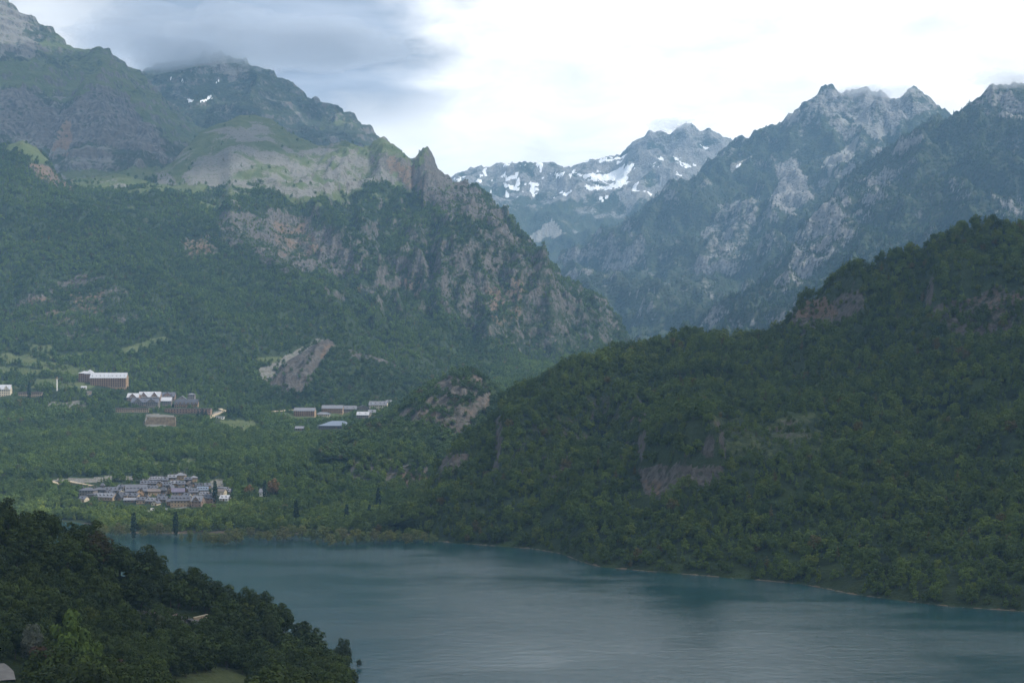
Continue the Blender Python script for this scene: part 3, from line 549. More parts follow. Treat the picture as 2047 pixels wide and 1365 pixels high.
def roof_mesh(W, Dp, H, rh, kind, ov=0.7, th=0.35):
    """sloping slabs with thickness; eaves at H"""
    V, Fc = [], []
    def slab(a, b, c, d):
        n = np.cross(np.array(b, float) - a, np.array(d if d != c else c, float) - a); n = n / np.linalg.norm(n); n = n if n[2] > 0 else -n; i = len(V)
        q = [a, b, c, d] if d != c else [a, b, c]; m = len(q)
        for p in q: V.append(tuple(np.array(p, float)))
        for p in q: V.append(tuple(np.array(p, float) + n * th))
        Fc.append(tuple(range(i + m - 1, i - 1, -1))); Fc.append(tuple(range(i + m, i + 2 * m)))
        for k in range(m): Fc.append((i + k, i + (k + 1) % m, i + m + (k + 1) % m, i + m + k))
    w2 = W / 2 + ov; y0 = -ov; y1 = Dp + ov; ym = Dp / 2; z1 = H + rh; ze = H - ov * rh / (Dp / 2)
    if kind == 'gable': slab((-w2,y0,ze),(w2,y0,ze),(w2,ym,z1),(-w2,ym,z1)); slab((w2,y1,ze),(-w2,y1,ze),(-w2,ym,z1),(w2,ym,z1))
    elif kind == 'front':
        ze = H - ov * rh / (W / 2); slab((-w2,y1,ze),(-w2,y0,ze),(0,y0,z1),(0,y1,z1)); slab((w2,y0,ze),(w2,y1,ze),(0,y1,z1),(0,y0,z1))
    elif kind in ('hip', 'pyramid'):
        r = max(0.0, W / 2 - Dp / 2) if kind == 'hip' else 0.05; ze = H - .2; r = max(r, .05)
        slab((-w2,y0,ze),(w2,y0,ze),(r,ym,z1),(-r,ym,z1)); slab((w2,y1,ze),(-w2,y1,ze),(-r,ym,z1),(r,ym,z1))
        slab((w2,y0,ze),(w2,y1,ze),(r,ym,z1),(r,ym,z1)); slab((-w2,y1,ze),(-w2,y0,ze),(-r,ym,z1),(-r,ym,z1))
    else: boxm(V, Fc, -w2, w2, y0, y1, H, H + max(.4, rh))
    return V, Fc
def house(name, patch, px, py, wpx, hpx, rpx, kind, wall, roof, dorm, chim, gab, depth, label, group, rz=None, balc=0, cat='house'):
    p = patch.hit(px, py); k = p.y / F; W = wpx * k; H = max(2.6, hpx * k); rh = max(.3, rpx * k); Dp = depth
    rz = R(random.uniform(-24, 24)) if rz is None else R(rz)
    e = empty(name, p, rz); EXC.append((p.x, p.y, W / 2 + 3.5, 26 if H > 9 else 16, Dp + 4)); tag(e, label, cat, group)
    V, Fc = [], []; w2 = W / 2; b = -7.0
    if kind == 'gable':
        V = [(-w2,0,b),(w2,0,b),(w2,Dp,b),(-w2,Dp,b),(-w2,0,H),(w2,0,H),(w2,Dp,H),(-w2,Dp,H),(-w2,Dp/2,H+rh),(w2,Dp/2,H+rh)]; Fc = [(0,1,5,4),(2,3,7,6),(1,2,6,9,5),(3,0,4,8,7),(0,3,2,1)]
    elif kind == 'front':
        V = [(-w2,0,b),(w2,0,b),(w2,Dp,b),(-w2,Dp,b),(-w2,0,H),(w2,0,H),(w2,Dp,H),(-w2,Dp,H),(0,0,H+rh),(0,Dp,H+rh)]; Fc = [(0,1,5,8,4),(2,3,7,9,6),(1,2,6,5),(3,0,4,7),(0,3,2,1)]
    else: boxm(V, Fc, -w2, w2, 0, Dp, b, H)
    mesh_obj('wall', V, Fc, WALLM[wall], e)
    ro = mesh_obj('roof', *roof_mesh(W, Dp, H, rh, kind), ROOFM[roof], e)
    fl = max(1, int(H / 2.9)); nb = max(2, min(16, int(W / 3.1))); fh = H / fl
    doorb = nb // 2
    for f in range(fl):
        for c in range(nb):
            x = -w2 + W * (c + .5) / nb
            if f == 0 and c == doorb: child('door', DOOR_ME, e, (x, 0, 0)); continue
            wd = child('window', WIN_ME, e, (x, 0, f * fh + fh * (.32 if cat == 'house' else .2)), None if cat == 'house' else (1.55, 1, 1.3))
            if wpx > 30 and f % 2 == 0: child('sill', SILL_ME, wd)
        if balc and f > 0: child('balcony', bm_box('balcony', (-w2 * .94, w2 * .94, -1.1, -.12, 0, .85), M_TIMBER).data, e, (0, 0, f * fh - .1))
    if kind == 'front' and rh > 2: child('window', WIN_ME, e, (0, 0, H + rh * .15))
    for i in range(2 if kind == 'gable' else 0):      # side windows on the gable walls
        for sx in (-1, 1): o = child('window', WIN_ME, e, (sx * w2, Dp * (.3 + .4 * i), fh * .32 + (fl - 1) * fh)); o.rotation_euler = (0, 0, R(90) * sx)
    slope = rh / (Dp / 2)
    for i in range(dorm):
        x = -w2 + W * (i + .5) / dorm; y = Dp * .16; z = H + slope * y; dw, dh = min(1.9, W / dorm * .5), 1.7
        V, Fc = [], []; boxm(V, Fc, -dw/2, dw/2, 0, dh / slope * 1.0 + .3, -.3, dh * .62)
        d = mesh_obj('dormer', [(a, c_, z_) for a, c_, z_ in V], Fc, WALLM['dark'], ro); d.location = (x, y, z)
        dr = mesh_obj('dormer_roof', [(-dw*.72,-.3,dh*.55),(dw*.72,-.3,dh*.55),(0,-.3,dh*1.15),(-dw*.72,dh/slope+.6,dh*.55),(dw*.72,dh/slope+.6,dh*.55),(0,dh/slope+.6,dh*1.15)], [(0,1,2),(0,2,5,3),(1,4,5,2),(3,5,4),(0,3,4,1)], ROOFM[roof], ro); dr.location = (x, y, z)
    for i in range(chim):
        x = -w2 + W * (i + .35 + .3 * random.random()) / chim; V, Fc = [], []; boxm(V, Fc, -.55, .55, -.45, .45, -1.2, 1.7); boxm(V, Fc, -.7, .7, -.6, .6, 1.72, 1.95)
        c = mesh_obj('chimney', V, Fc, WALLM['dark'], ro); c.location = (x, Dp * .55, H + rh * .9) if kind != 'front' else (W * .2, Dp * (i + .5) / chim, H + rh * .7)
    for i in range(gab):
        x = -w2 + W * (i + .5) / gab; gw = W / gab * .62; gh = min(rh * .92, gw * .75)
        g = mesh_obj('gable', [(-gw/2,-.5,H-1.2),(gw/2,-.5,H-1.2),(gw/2,-.5,H+.2),(0,-.5,H+gh),(-gw/2,-.5,H+.2),(-gw/2,Dp*.3,H-1.2),(gw/2,Dp*.3,H-1.2),(gw/2,Dp*.3,H+.2),(0,Dp*.5,H+gh),(-gw/2,Dp*.3,H+.2)], [(0,1,2,3,4),(1,6,7,2),(5,0,4,9)], WALLM[wall], e); g.location = (x, 0, 0)
        mesh_obj('gable_roof', [(-gw*.6,-1.0,H-.25),(0,-1.0,H+gh+.12),(gw*.6,-1.0,H-.25),(-gw*.6,Dp*.35,H-.25),(0,Dp*.5,H+gh+.12),(gw*.6,Dp*.35,H-.25),(-gw*.6,-1.0,H+.1),(0,-1.0,H+gh+.5),(gw*.6,-1.0,H+.1),(-gw*.6,Dp*.35,H+.1),(0,Dp*.5,H+gh+.5),(gw*.6,Dp*.35,H+.1)], [(0,1,4,3),(1,2,5,4),(6,9,10,7),(7,10,11,8),(0,6,7,1),(1,7,8,2)], ROOFM[roof], g)
        child('window', WIN_ME, g, (0, -.5, H - .6 + gh * .15))
    return e
VG = 'houses of the lakeside village'; HG = 'hotel buildings on the terrace'; AG = 'buildings of the upper hamlet'
# px, base row, width, wall height, roof height, roof kind, wall, roof, dormers, chimneys, cross gables, depth, label
VILLAGE = [
 (172,996,30,16,5,'hip','grey','slate',0,4,0,13,'long grey stone block at the left end of the lakeside village'),
 (197,988,26,9,5,'hip','dark','slate',0,3,0,12,'dark stone house below the little lantern tower in the village'),
 (204,985,6.5,15,5,'pyramid','grey','slate',0,0,0,4,'slim lantern tower with pointed slate cap, left end of village'),
 (206,1000,44,7,7,'gable','tan','mid',5,3,0,12,'long tan house with pale grey roof, front row left of village'),
 (180,997,18,8,5,'hip','grey','slate',0,1,0,10,'small hipped grey house in front of the long left block'),
 (222,986,25,6,6,'gable','grey','slate',3,2,0,11,'slate house with three dormers behind the long tan front house'),
 (236,1000,10,7,9,'front','dark','darks',0,0,0,12,'narrow dark gable-fronted house at the gap in the front row'),
 (245,988,9,7,4,'front','cream','mid',0,1,0,9,'small cream gable house in the village gap'),
 (273,988,42,7,12,'gable','grey','slate',6,2,0,15,'house under the biggest slate roof, left centre of village'),
 (264,996,22,5,5,'gable','tan','slate',2,1,0,9,'low tan house below the biggest slate roof'),
 (281,992,14,9,7,'front','orange','slate',0,1,0,11,'ochre gable-fronted house, left centre of village'),
 (261,1004,27,4,4,'gable','grey','mid',0,2,0,10,'low grey-roofed building among trees, front left of centre'),
 (281,1007,17,8,5,'gable','tan','slate',2,1,0,10,'tan house behind trees in the front row, centre left'),
 (299,1007,17,6,6,'gable','grey','mid',2,1,0,10,'grey-roofed front house just left of the road end'),
 (308,991,24,9,4,'gable','tan','rust',0,2,0,11,'long tan house with brownish roof, middle of village'),
 (300,971,38,5,5,'gable','dark','slate',6,3,0,10,'long dark terrace with many dormers, upper left of village'),
 (312,963,26,5,5,'gable','dark','mid',5,3,0,10,'topmost terrace with a row of dormers, upper left of village'),
 (305,981,20,5,5,'gable','grey','slate',3,1,0,9,'slate-roofed house between the two upper terraces and the middle'),
 (323,989,16,9,7,'hip','dark','darks',0,2,0,11,'dark hipped house left of the ochre chapel'),
 (339,987,8,10,7,'front','orange','slate',0,0,0,14,'ochre chapel-like gable house in the village centre'),
 (356,990,25,7,7,'gable','grey','purple',0,1,0,12,'house with a plain violet roof in the village centre'),
 (334,975,16,6,5,'gable','dark','slate',3,1,0,9,'dark house above the ochre gable house'),
 (349,972,15,6,5,'gable','tan','mid',2,2,0,9,'tan house below the topmost big house'),
 (363,973,14,6,5,'gable','grey','slate',2,1,0,9,'grey house right below the topmost big house'),
 (344,961,16,7,5,'gable','grey','mid',2,2,0,10,'left wing of the topmost house, slate-roofed'),
 (359,959,19,9,5,'hip','tan','mid',0,3,0,11,'topmost big tan house with hipped slate roof'),
 (376,965,14,7,4,'gable','dark','slate',2,1,0,9,'dark slate house right of the topmost house'),
 (387,963,14,8,4,'hip','tan','mid',0,1,0,10,'tan house with hipped roof at the upper right edge of village'),
 (383,973,15,5,6,'front','dark','rust',0,0,0,12,'barn-like dark gable with brown roof, upper right of village'),
 (387,990,18,7,7,'gable','grey','slate',3,2,0,10,'slate house with three dormers right of the violet roof'),
 (405,985,21,6,6,'gable','grey','blue',4,1,0,11,'blue-grey roofed house with four dormers, right side of village'),
 (407,994,17,6,5,'gable','tan','mid',3,1,0,10,'pale-roofed house below the blue-grey roof, right side'),
 (371,996,13,5,5,'gable','cream','slate',1,1,0,9,'small cream house behind the long front block'),
 (395,1000,16,5,5,'gable','grey','slate',2,1,0,9,'grey house squeezed behind the pinkish-roofed front house'),
 (322,1004,20,6,6,'gable','grey','slate',2,2,0,10,'slate-roofed front house left of the ochre wall'),
 (337,1010,9,8,5,'gable','orange','slate',0,1,0,10,'narrow ochre house left of the long front block'),
 (360,1013,38,13,9,'gable','tan','slate',5,3,0,14,'long tan front block with slate roof and five dormers by the road'),
 (392,1013,21,12,9,'gable','brown','mid',2,1,1,13,'front house with pale roof and steep cross gable, right of the long block'),
 (416,1006,20,11,7,'gable','brown','slate',2,2,0,12,'red-brown house left of the tall village poplar'),
 (435,986,26,9,3,'flat','cream','mid',0,1,0,12,'low flat beige building at the upper right of village'),
 (441,990,14,8,4,'gable','cream','rust',0,0,0,9,'bright cream-walled house right of the tall village poplar'),
 (447,1001,18,5,6,'gable','white','pale',2,0,0,10,'white house with pale roof at the right end of village'),
 (453,987,13,5,5,'gable','grey','mid',2,1,0,9,'last grey house at the right edge of the village'),
 (248,996,12,6,5,'gable','tan','slate',1,1,0,9,'small tan house filling the gap left of the biggest slate roof'),
 (291,981,13,6,5,'gable','grey','darks',2,1,0,9,'dark-roofed house right of the biggest slate roof'),
 (319,973,13,6,5,'front','tan','slate',0,1,0,10,'tan gable end between the upper terraces and the top house'),
 (330,966,11,7,5,'gable','grey','slate',1,1,0,9,'grey house left of the topmost house'),
 (322,997,14,5,4,'gable','tan','darks',1,1,0,8,'small dark-roofed house behind the slate-roofed front house'),
 (371,984,12,6,5,'front','tan','slate',0,1,0,9,'tan gable end right of the violet roof'),
 (398,977,13,6,5,'gable','grey','darks',2,1,0,9,'dark-roofed house above the blue-grey roof'),
 (415,976,12,6,4,'gable','tan','slate',1,1,0,9,'tan house left of the flat beige building'),
 (424,996,12,7,5,'front','grey','slate',0,1,0,9,'grey gable end beside the tall village poplar'),
 (290,1000,12,6,5,'front','tan','darks',0,1,0,9,'tan gable end behind the front trees, centre left'),
 (240,978,14,5,4,'gable','grey','slate',1,1,0,9,'slate house behind the narrow dark gable'),
 (216,993,13,6,5,'gable','tan','slate',1,1,0,9,'tan house peeping over the long tan front house'),
 (163,1003,14,6,5,'gable','cream','slate',1,1,0,9,'cream house at the very left foot of the village'),
 (308,1010,12,5,5,'front','cream','slate',0,1,0,9,'cream gable end closest to the red and white truck'),
 (524,992,11,9,6,'gable','white','mid',0,1,0,8,'lone white house right of the village beside a poplar')]
for v in VILLAGE: house('village_house' if v[4] else 'house', left, *v, VG)
HOTEL = [
 (216,774,72,19,10,'gable','orange','pale',9,6,0,18,'long red-brown hotel with pale roof and dormers, upper left',HG,0,1),
 (171,763,28,17,4,'hip','brown','pale',0,1,0,15,'left wing of the red-brown hotel, lower pale roof',HG,0,1),
 (178,764,18,17,8,'pyramid','brown','pale',1,0,0,14,'tower of the red-brown hotel with pyramid roof',HG,0,1),
 (5,792,30,14,9,'gable','cream','pale',0,1,2,14,'cream arcaded building with two gables at the left edge',HG,4,0),
 (60,793,46,8,2,'flat','tan','rust',0,2,0,10,'low flat tan building behind poplars near the left edge',HG,3,0),
 (167,777,10,3,2,'gable','white','pale',0,0,0,6,'small white shed below the red-brown hotel',HG,0,0),
 (178,789,8,5,2,'gable','cream','rust',0,0,0,6,'little beige hut downhill of the red-brown hotel',HG,8,0),
 (265,803,23,9,8,'gable','brown','pale',0,1,1,15,'left end of the big hotel with bright roof and one gable',HG,-3,0),
 (298,803,43,10,10,'gable','brown','pale',0,2,2,16,'big hotel block with bright white roof and two gables',HG,-2,0),
 (335,800,28,8,8,'gable','brown','slate',2,1,1,15,'slate-roofed hotel block right of the bright white roof',HG,2,0),
 (289,812,54,8,8,'gable','grey','slate',3,2,2,15,'grey stone front range of the hotel with two wide gables',HG,-2,0),
 (332,812,20,11,7,'gable','grey','pale',0,1,0,13,'stone block with pale roof in the middle of the hotel',HG,0,0),
 (364,806,18,8,7,'front','grey','pale',0,0,0,15,'pale-roofed gable behind the row of pointed gables',HG,10,0),
 (382,805,13,16,3,'hip','grey','mid',0,2,0,12,'tall grey stair tower at the right of the hotel',HG,0,0),
 (372,815,46,8,9,'gable','orange','darks',0,1,6,13,'front range with six pointed dark gables and ochre walls',HG,2,1),
 (375,826,92,9,1,'flat','brown','rust',0,0,0,13,'long flat red-brown terrace building below the hotel',HG,0,1),
 (264,824,66,8,1,'flat','tan','rust',0,0,0,11,'long flat tan terrace building left below the hotel',HG,-3,0),
 (440,837,15,4,1,'flat','white','pale',0,0,0,6,'small white pavilion by the meadow right of the hotel',HG,0,0),
 (608,832,42,11,6,'gable','orange','mid',0,8,0,13,'ochre apartment block with many chimneys, left one of the pair',AG,-6,1),
 (664,826,42,10,6,'gable','orange','mid',0,8,0,13,'ochre apartment block with many chimneys, right one of the pair',AG,-4,1),
 (646,832,26,4,4,'hip','cream','mid',0,0,0,9,'low open shelter between the ochre apartment blocks',AG,0,0),
 (595,830,11,5,4,'gable','dark','slate',0,0,0,9,'dark lean-to at the left of the ochre apartments',AG,0,0),
 (670,857,69,6,9,'hip','dark','blue',0,0,0,34,'wide low hall with a plain blue-grey roof',AG,-8,0),
 (599,860,17,4,4,'gable','grey','mid',0,0,0,8,'small grey shed left of the blue-grey hall',AG,5,0),
 (755,819,36,10,7,'gable','cream','mid',4,2,0,12,'cream house with four dormers at the right of the hamlet',AG,-8,0),
 (777,811,11,7,4,'gable','cream','mid',0,1,0,9,'small cream house at the far right end of the hamlet',AG,0,0),
 (726,823,24,8,5,'front','dark','mid',0,1,0,12,'dark gable-fronted house in the middle of the hamlet',AG,8,0),
 (725,837,24,8,6,'gable','grey','pale',2,1,0,11,'front house with pale roof in the hamlet',AG,-5,0),
 (700,822,25,5,6,'gable','grey','mid',2,2,0,10,'grey house right of the ochre apartment pair',AG,0,0),
 (744,831,14,7,5,'gable','cream','mid',1,1,0,9,'cream cottage below the four-dormer house',AG,6,0)]
for h_ in HOTEL: house('hotel_building' if h_[13] == HG else 'hamlet_building', left, *h_[:14], rz=h_[14], balc=h_[15], cat='building')
def mast(px, py, hpx):
    p = left.hit(px, py); k = p.y / F; h = hpx * k; e = empty('cross', p); V, Fc = [], []; boxm(V, Fc, -.8, .8, -.8, .8, -1, h * .84); mesh_obj('shaft', V, Fc, WALLM['white'], e)
    V, Fc = [], []; boxm(V, Fc, -.5, .5, -.5, .5, h * .84, h); mesh_obj('tip', V, Fc, WALLM['orange'], e)
    V, Fc = [], []; boxm(V, Fc, -2.9, 2.9, -.45, .45, h * .835, h * .865); mesh_obj('crossbar', V, Fc, WALLM['orange'], e)
    EXC.append((p.x, p.y, 4, 30, 5)); tag(e, 'tall white post with a short crossbar standing in the meadows', 'cross')
mast(114, 781, 28)
def strip(name, patch, pts, wdt, mat, lift, label, kind='structure', cat=None):
    """ribbon laid along ground points given as photo pixels"""
    P = [patch.hit(a, b) for a, b in pts]; Q = []
    for a, b in zip(P[:-1], P[1:]):
        for t in np.linspace(0, 1, 12, endpoint=False): q = a.lerp(b, t); Q.append(Vector((q.x, q.y, patch.zat(q.x, q.y))))
    Q.append(P[-1]); V = []; Fc = []
    for i, q in enumerate(Q):
        d = (Q[min(i + 1, len(Q) - 1)] - Q[max(i - 1, 0)]); d.z = 0; d.normalize(); nrm = Vector((-d.y, d.x, 0))
        for s_ in (-1, 1): v = q + nrm * wdt / 2 * s_; v.z = q.z + lift; V.append(tuple(v)); EXC.append((v.x, v.y, 3, 12, 3))
    n = len(V)
    V += [(x, y, z - 1.5) for x, y, z in V]
    for i in range(len(Q) - 1):
        a = 2 * i; Fc += [(a, a + 2, a + 3, a + 1), (a, a + n, a + 2 + n, a + 2), (a + 1, a + 3, a + 3 + n, a + 1 + n)]
    o = mesh_obj(name, V, Fc, mat); tag(o, label, cat, kind=kind); return o, Q
M_ASPH = plain('asphalt', (0.16, 0.155, 0.15), .9, .15, .3); M_DIRT = plain('dirt_track', (0.34, 0.28, 0.20), .95, .2, .3)
strip('road', left, [(288,1023),(330,1020),(370,1014)], 7, M_ASPH, .5, 'asphalt road in front of the village')
strip('track', left, [(104,962),(118,967),(140,962),(185,971)], 6, M_DIRT, .5, 'pale track left of the village')
strip('track', left, [(420,836),(436,826),(449,821),(440,817)], 8, M_DIRT, .5, 'pale dirt track curving right of the hotel')
strip('track', left, [(545,823),(570,820),(588,819)], 6, M_DIRT, .5, 'pale track left of the ochre apartments')
def retaining(px0, px1, ytop, ybot):
    a, b = left.hit(px0, ybot), left.hit(px1, ybot); k = a.y / F; h = (ybot - ytop) * k; e = empty('retaining_wall', (a + b) / 2); W = (b - a).length; nr = 3
    for r_ in range(nr):
        V, Fc = [], []; boxm(V, Fc, -W/2 + r_ * 1.2, W/2 - r_ * .6, r_ * 2.5, r_ * 2.5 + 6, -4 if r_ == 0 else h * r_ / nr - 2, h * (r_ + 1) / nr - .3); mesh_obj('tier', V, Fc, WALLM['earth'], e)
    EXC.append((e.location.x, e.location.y, W / 2, 40, 12)); tag(e, 'stepped tan retaining wall below the hotel terrace', 'wall')
retaining(289, 350, 833, 850)
def vehicle(name, px, py, L, H, body, label, cat, box=False):
    p = left.hit(px, py); p.z += .55; e = empty(name, p, R(8)); w_ = 1.9
    V, Fc = [], []
    if box: boxm(V, Fc, -L/2, L/2 - 1.9, -w_/2, w_/2, .9, H); mesh_obj('cargo_box', V, Fc, WALLM['white'], e); V, Fc = [], []; boxm(V, Fc, L/2 - 1.8, L/2, -w_/2, w_/2, .5, H * .78)
    else:
        boxm(V, Fc, -L/2, L/2, -w_/2, w_/2, .35, H * .58); i = len(V)
        V += [(-L*.36,-w_*.45,H*.58),(L*.30,-w_*.45,H*.58),(L*.30,w_*.45,H*.58),(-L*.36,w_*.45,H*.58),(-L*.22,-w_*.4,H),(L*.14,-w_*.4,H),(L*.14,w_*.4,H),(-L*.22,w_*.4,H)]; Fc += [(i+4,i+5,i+6,i+7),(i,i+1,i+5,i+4),(i+1,i+2,i+6,i+5),(i+2,i+3,i+7,i+6),(i+3,i,i+4,i+7)]
    mesh_obj('body', V, Fc, body, e)
    V, Fc = [], []; boxm(V, Fc, -L*.2, L*.16, -w_*.5-.02, -w_*.44, H*.6, H*.9); mesh_obj('side_window', V, Fc, M_GLASS, e)
    wv = [(math.cos(t) * .36, y, math.sin(t) * .36 + .36) for y in (-.12, .12) for t in np.linspace(0, 6.283, 12, endpoint=False)]
    wf = [tuple(range(11, -1, -1)), tuple(range(12, 24))] + [(i, (i + 1) % 12, 12 + (i + 1) % 12, 12 + i) for i in range(12)]
    wm = mesh_obj('wheel', wv, wf, M_GLASS, link=False).data
    for x in (-L*.31, L*.31):
        for y in (-w_/2, w_/2): child('wheel', wm, e, (x, y, 0))
    EXC.append((p.x, p.y, 3, 25, 3)); tag(e, label, cat)
vehicle('delivery_truck', 307, 1022, 6.5, 3.0, plain('red_paint', (0.40, 0.09, 0.05), .4, .1, 1), 'small red and white truck on the road below the village', 'truck', True)
vehicle('parked_car', 322, 1021, 4.3, 1.5, plain('dark_paint', (0.06, 0.07, 0.09), .3, .1, 1), 'dark car on the village road right of the truck', 'car')
vehicle('parked_car', 333, 1019, 4.3, 1.5, plain('silver_paint', (0.5, 0.52, 0.55), .3, .1, 1), 'silver car on the village road, nearest the long front block', 'car')
# near hillside: road bend with parapet, boulders, low roof at the corner
strip('road', near, [(372,1240),(395,1242),(418,1246)], 7, M_ASPH, .6, 'short stretch of grey road on the near hillside')
pa, pb = near.hit(388, 1237), near.hit(414, 1241); gw = empty('road_parapet', (pa + pb) / 2, math.atan2(pb.y - pa.y, pb.x - pa.x)); Lw = (pb - pa).length
V, Fc = [], []; boxm(V, Fc, -Lw/2, Lw/2, -.25, .25, -1, 1.6); mesh_obj('wall', V, Fc, WALLM['tan'], gw); V, Fc = [], []; boxm(V, Fc, -Lw/2 - .1, Lw/2 + .1, -.35, .35, 1.6, 1.85); mesh_obj('coping', V, Fc, WALLM['cream'], gw)
EXC.append((gw.location.x, gw.location.y, 4, 38, 4)); tag(gw, 'low stone parapet along the hillside road', 'wall')
M_BOULD = plain('pinkish_rock', (0.17, 0.13, 0.11), .95, .4, .8)
def boulder(p, r, seed, label):
    rng = np.random.default_rng(seed); V = []; Fc = []; nu, nv = 9, 6
    for j in range(nv + 1):
        for i in range(nu):
            th = 6.283 * i / nu; ph = math.pi * j / nv; q = np.array([math.sin(ph) * math.cos(th), math.sin(ph) * math.sin(th), math.cos(ph) * .75]); V.append(tuple(q * r * (0.7 + .5 * rng.random())))
    for j in range(nv):
        for i in range(nu): Fc.append((j * nu + i, (j + 1) * nu + i, (j + 1) * nu + (i + 1) % nu, j * nu + (i + 1) % nu))
    o = mesh_obj('boulder', V, Fc, M_BOULD); o.location = p; o.rotation_euler = (0, 0, rng.random() * 6); EXC.append((p.x, p.y, 1.6, 20, 2)); tag(o, label, 'boulder', 'boulders beside the hillside road')
rr = random.Random(5); bx = sorted(rr.uniform(236, 362) for _ in range(26))
for i, x in enumerate(bx): boulder(near.hit(x, 1228 + 0.06 * (x - 236) + rr.uniform(-6, 12)), rr.uniform(.7, 1.9), i, f'pinkish-grey boulder left of the hillside road, {ORD(i + 1)} from the left')
hp = near.hit(30, 1408); cab = empty('cabin', hp, R(6)); V, Fc = [], []; boxm(V, Fc, -5, 5, 0, 7, -3, 2.2); mesh_obj('wall', V, Fc, WALLM['tan'], cab); cr_ = mesh_obj('roof', *roof_mesh(10, 7, 2.2, 1.0, 'gable'), ROOFM['rust'], cab)
V, Fc = [], []; boxm(V, Fc, 1.2, 3.0, 1.6, 2.6, 2.75, 3.2); mesh_obj('skylight', V, Fc, WALLM['white'], cr_); child('door', DOOR_ME, cab, (-2, 0, 0)); child('window', WIN_ME, cab, (2, 0, .8)); EXC.append((hp.x, hp.y, 7, 30, 9)); tag(cab, 'brown cabin roof with a white skylight in the bottom left corner', 'cabin')
strip('road', near, [(-12,1330),(6,1345),(10,1362)], 6, M_ASPH, .5, 'grey road end at the left edge of the near hillside')
NEARSP = [(140,1372,22,17,(0.080,0.125,0.022),'biggest bright yellow-green tree at the foot of the near hillside'),(178,1378,15,12,(0.085,0.13,0.022),'smaller yellow-green tree right of the biggest bright one'),(84,1364,11,11,(0.090,0.055,0.034),'reddish-brown tree left of the bright yellow-green one'),(226,1372,9,10,(0.085,0.055,0.036),'reddish-brown tree right of the bright yellow-green ones'),(64,1330,13,9,(0.12,0.135,0.10),'pale silvery tree at the left of the near hillside'),(322,1276,9,9,(0.085,0.10,0.045),'pale olive tree below the boulders'),(352,1356,4.5,5,(0.05,0.075,0.025),'round bush on the meadow, left of two'),(372,1354,6.5,7,(0.045,0.07,0.022),'round bush on the meadow, right and larger of two'),(538,1300,14,8,(0.06,0.085,0.03),'tall pale tree poking above the near crest over the lake')]
for x_, y_, h_, w_, _t, _l in NEARSP:
    p = near.hit(x_, y_); EXC.append((p.x, p.y, w_ * .45, 34 if h_ < 16 else 22, w_ * .35))
EXA = np.array(EXC)
def clear_of(P):
    """drop trees that would stand in a building or right in front of it"""
    ok = np.ones(len(P), bool)
    for x, y, hw, fr, bk in EXA: ok &= ~((np.abs(P[:, 0] - x) < hw) & (P[:, 1] > y - fr) & (P[:, 1] < y + bk))
    return ok

# ------------------------------------------------------------------ trees
def rot_to(nrm, rng):
    n = nrm / np.linalg.norm(nrm); a = np.array([0, 0, 1.0]) if abs(n[2]) < 0.9 else np.array([1.0, 0, 0])
    u = np.cross(n, a); u /= np.linalg.norm(u); v = np.cross(n, u); th = rng.random() * 6.283
    return u * math.cos(th) + v * math.sin(th), -u * math.sin(th) + v * math.cos(th)
def crown_mesh(name, seed, lobes, leaves, leaf, h=1.0):
    """lobes: list of (x,y,z,r); leaf clumps spread over and inside each lobe"""
    rng = np.random.default_rng(seed); V = []; Fc = []
    tot = sum(l[3] ** 2 for l in lobes)
    for (x, y, z, r) in lobes:
        for _ in range(max(3, int(leaves * r * r / tot))):
            d = rng.normal(size=3); d /= np.linalg.norm(d)
            if d[2] < -0.45 and rng.random() < 0.7: d[2] *= -1
            c = np.array([x, y, z]) + d * r * (0.70 + 0.36 * rng.random()) * np.array([1, 1, 0.9])
            u, v = rot_to(d * 1.1 + rng.normal(size=3) * 0.42 + np.array([0, 0, 0.2]), rng); s = leaf * (0.6 + 0.8 * rng.random())
            i = len(V); k = rng.random() * 0.5 + 0.5
            V += [c - u * s - v * s * k * 0.4, c + u * s * 0.2 - v * s * k, c + u * s + v * s * 0.3 * k, c - u * s * 0.2 + v * s * k]; Fc.append((i, i + 1, i + 2, i + 3))
    return V, Fc
def lobes_round(seed, n, H=1.0, W=0.42, base=0.28):
    rng = np.random.default_rng(seed); L = [(0, 0, base + (H - base) * 0.5, W * 0.62)]
    for i in range(n):
        a = i * 2.4 + rng.random(); t = (i + 0.5) / n; z = base + (H - base) * (0.12 + 0.80 * t); rr = W * math.sqrt(max(0.05, 1 - (2 * t - 0.85) ** 2 * 0.75)) * 0.62
        r = W * (0.34 + 0.22 * rng.random()) * (1.05 - 0.25 * t); L.append((math.cos(a) * rr, math.sin(a) * rr, z, r))
    return L
def lobes_cone(seed, n, H=1.0, W=0.22, base=0.1):
    rng = np.random.default_rng(seed); L = []
    for i in range(n):
        t = (i + 0.5) / n; a = i * 2.4; r = W * (1 - t) + 0.02; L.append((math.cos(a) * r * 0.5, math.sin(a) * r * 0.5, base + (H - base) * t, max(r * 0.75, 0.04)))
    return L
def lobes_col(seed, n, H=1.0, W=0.11, base=0.05):
    rng = np.random.default_rng(seed); return [(rng.normal() * 0.02, rng.normal() * 0.02, base + (H - base) * (i + .5) / n, W * (0.55 + 0.6 * math.sin(math.pi * ((i + .7) / (n + .6)) ** 0.8))) for i in range(n)]
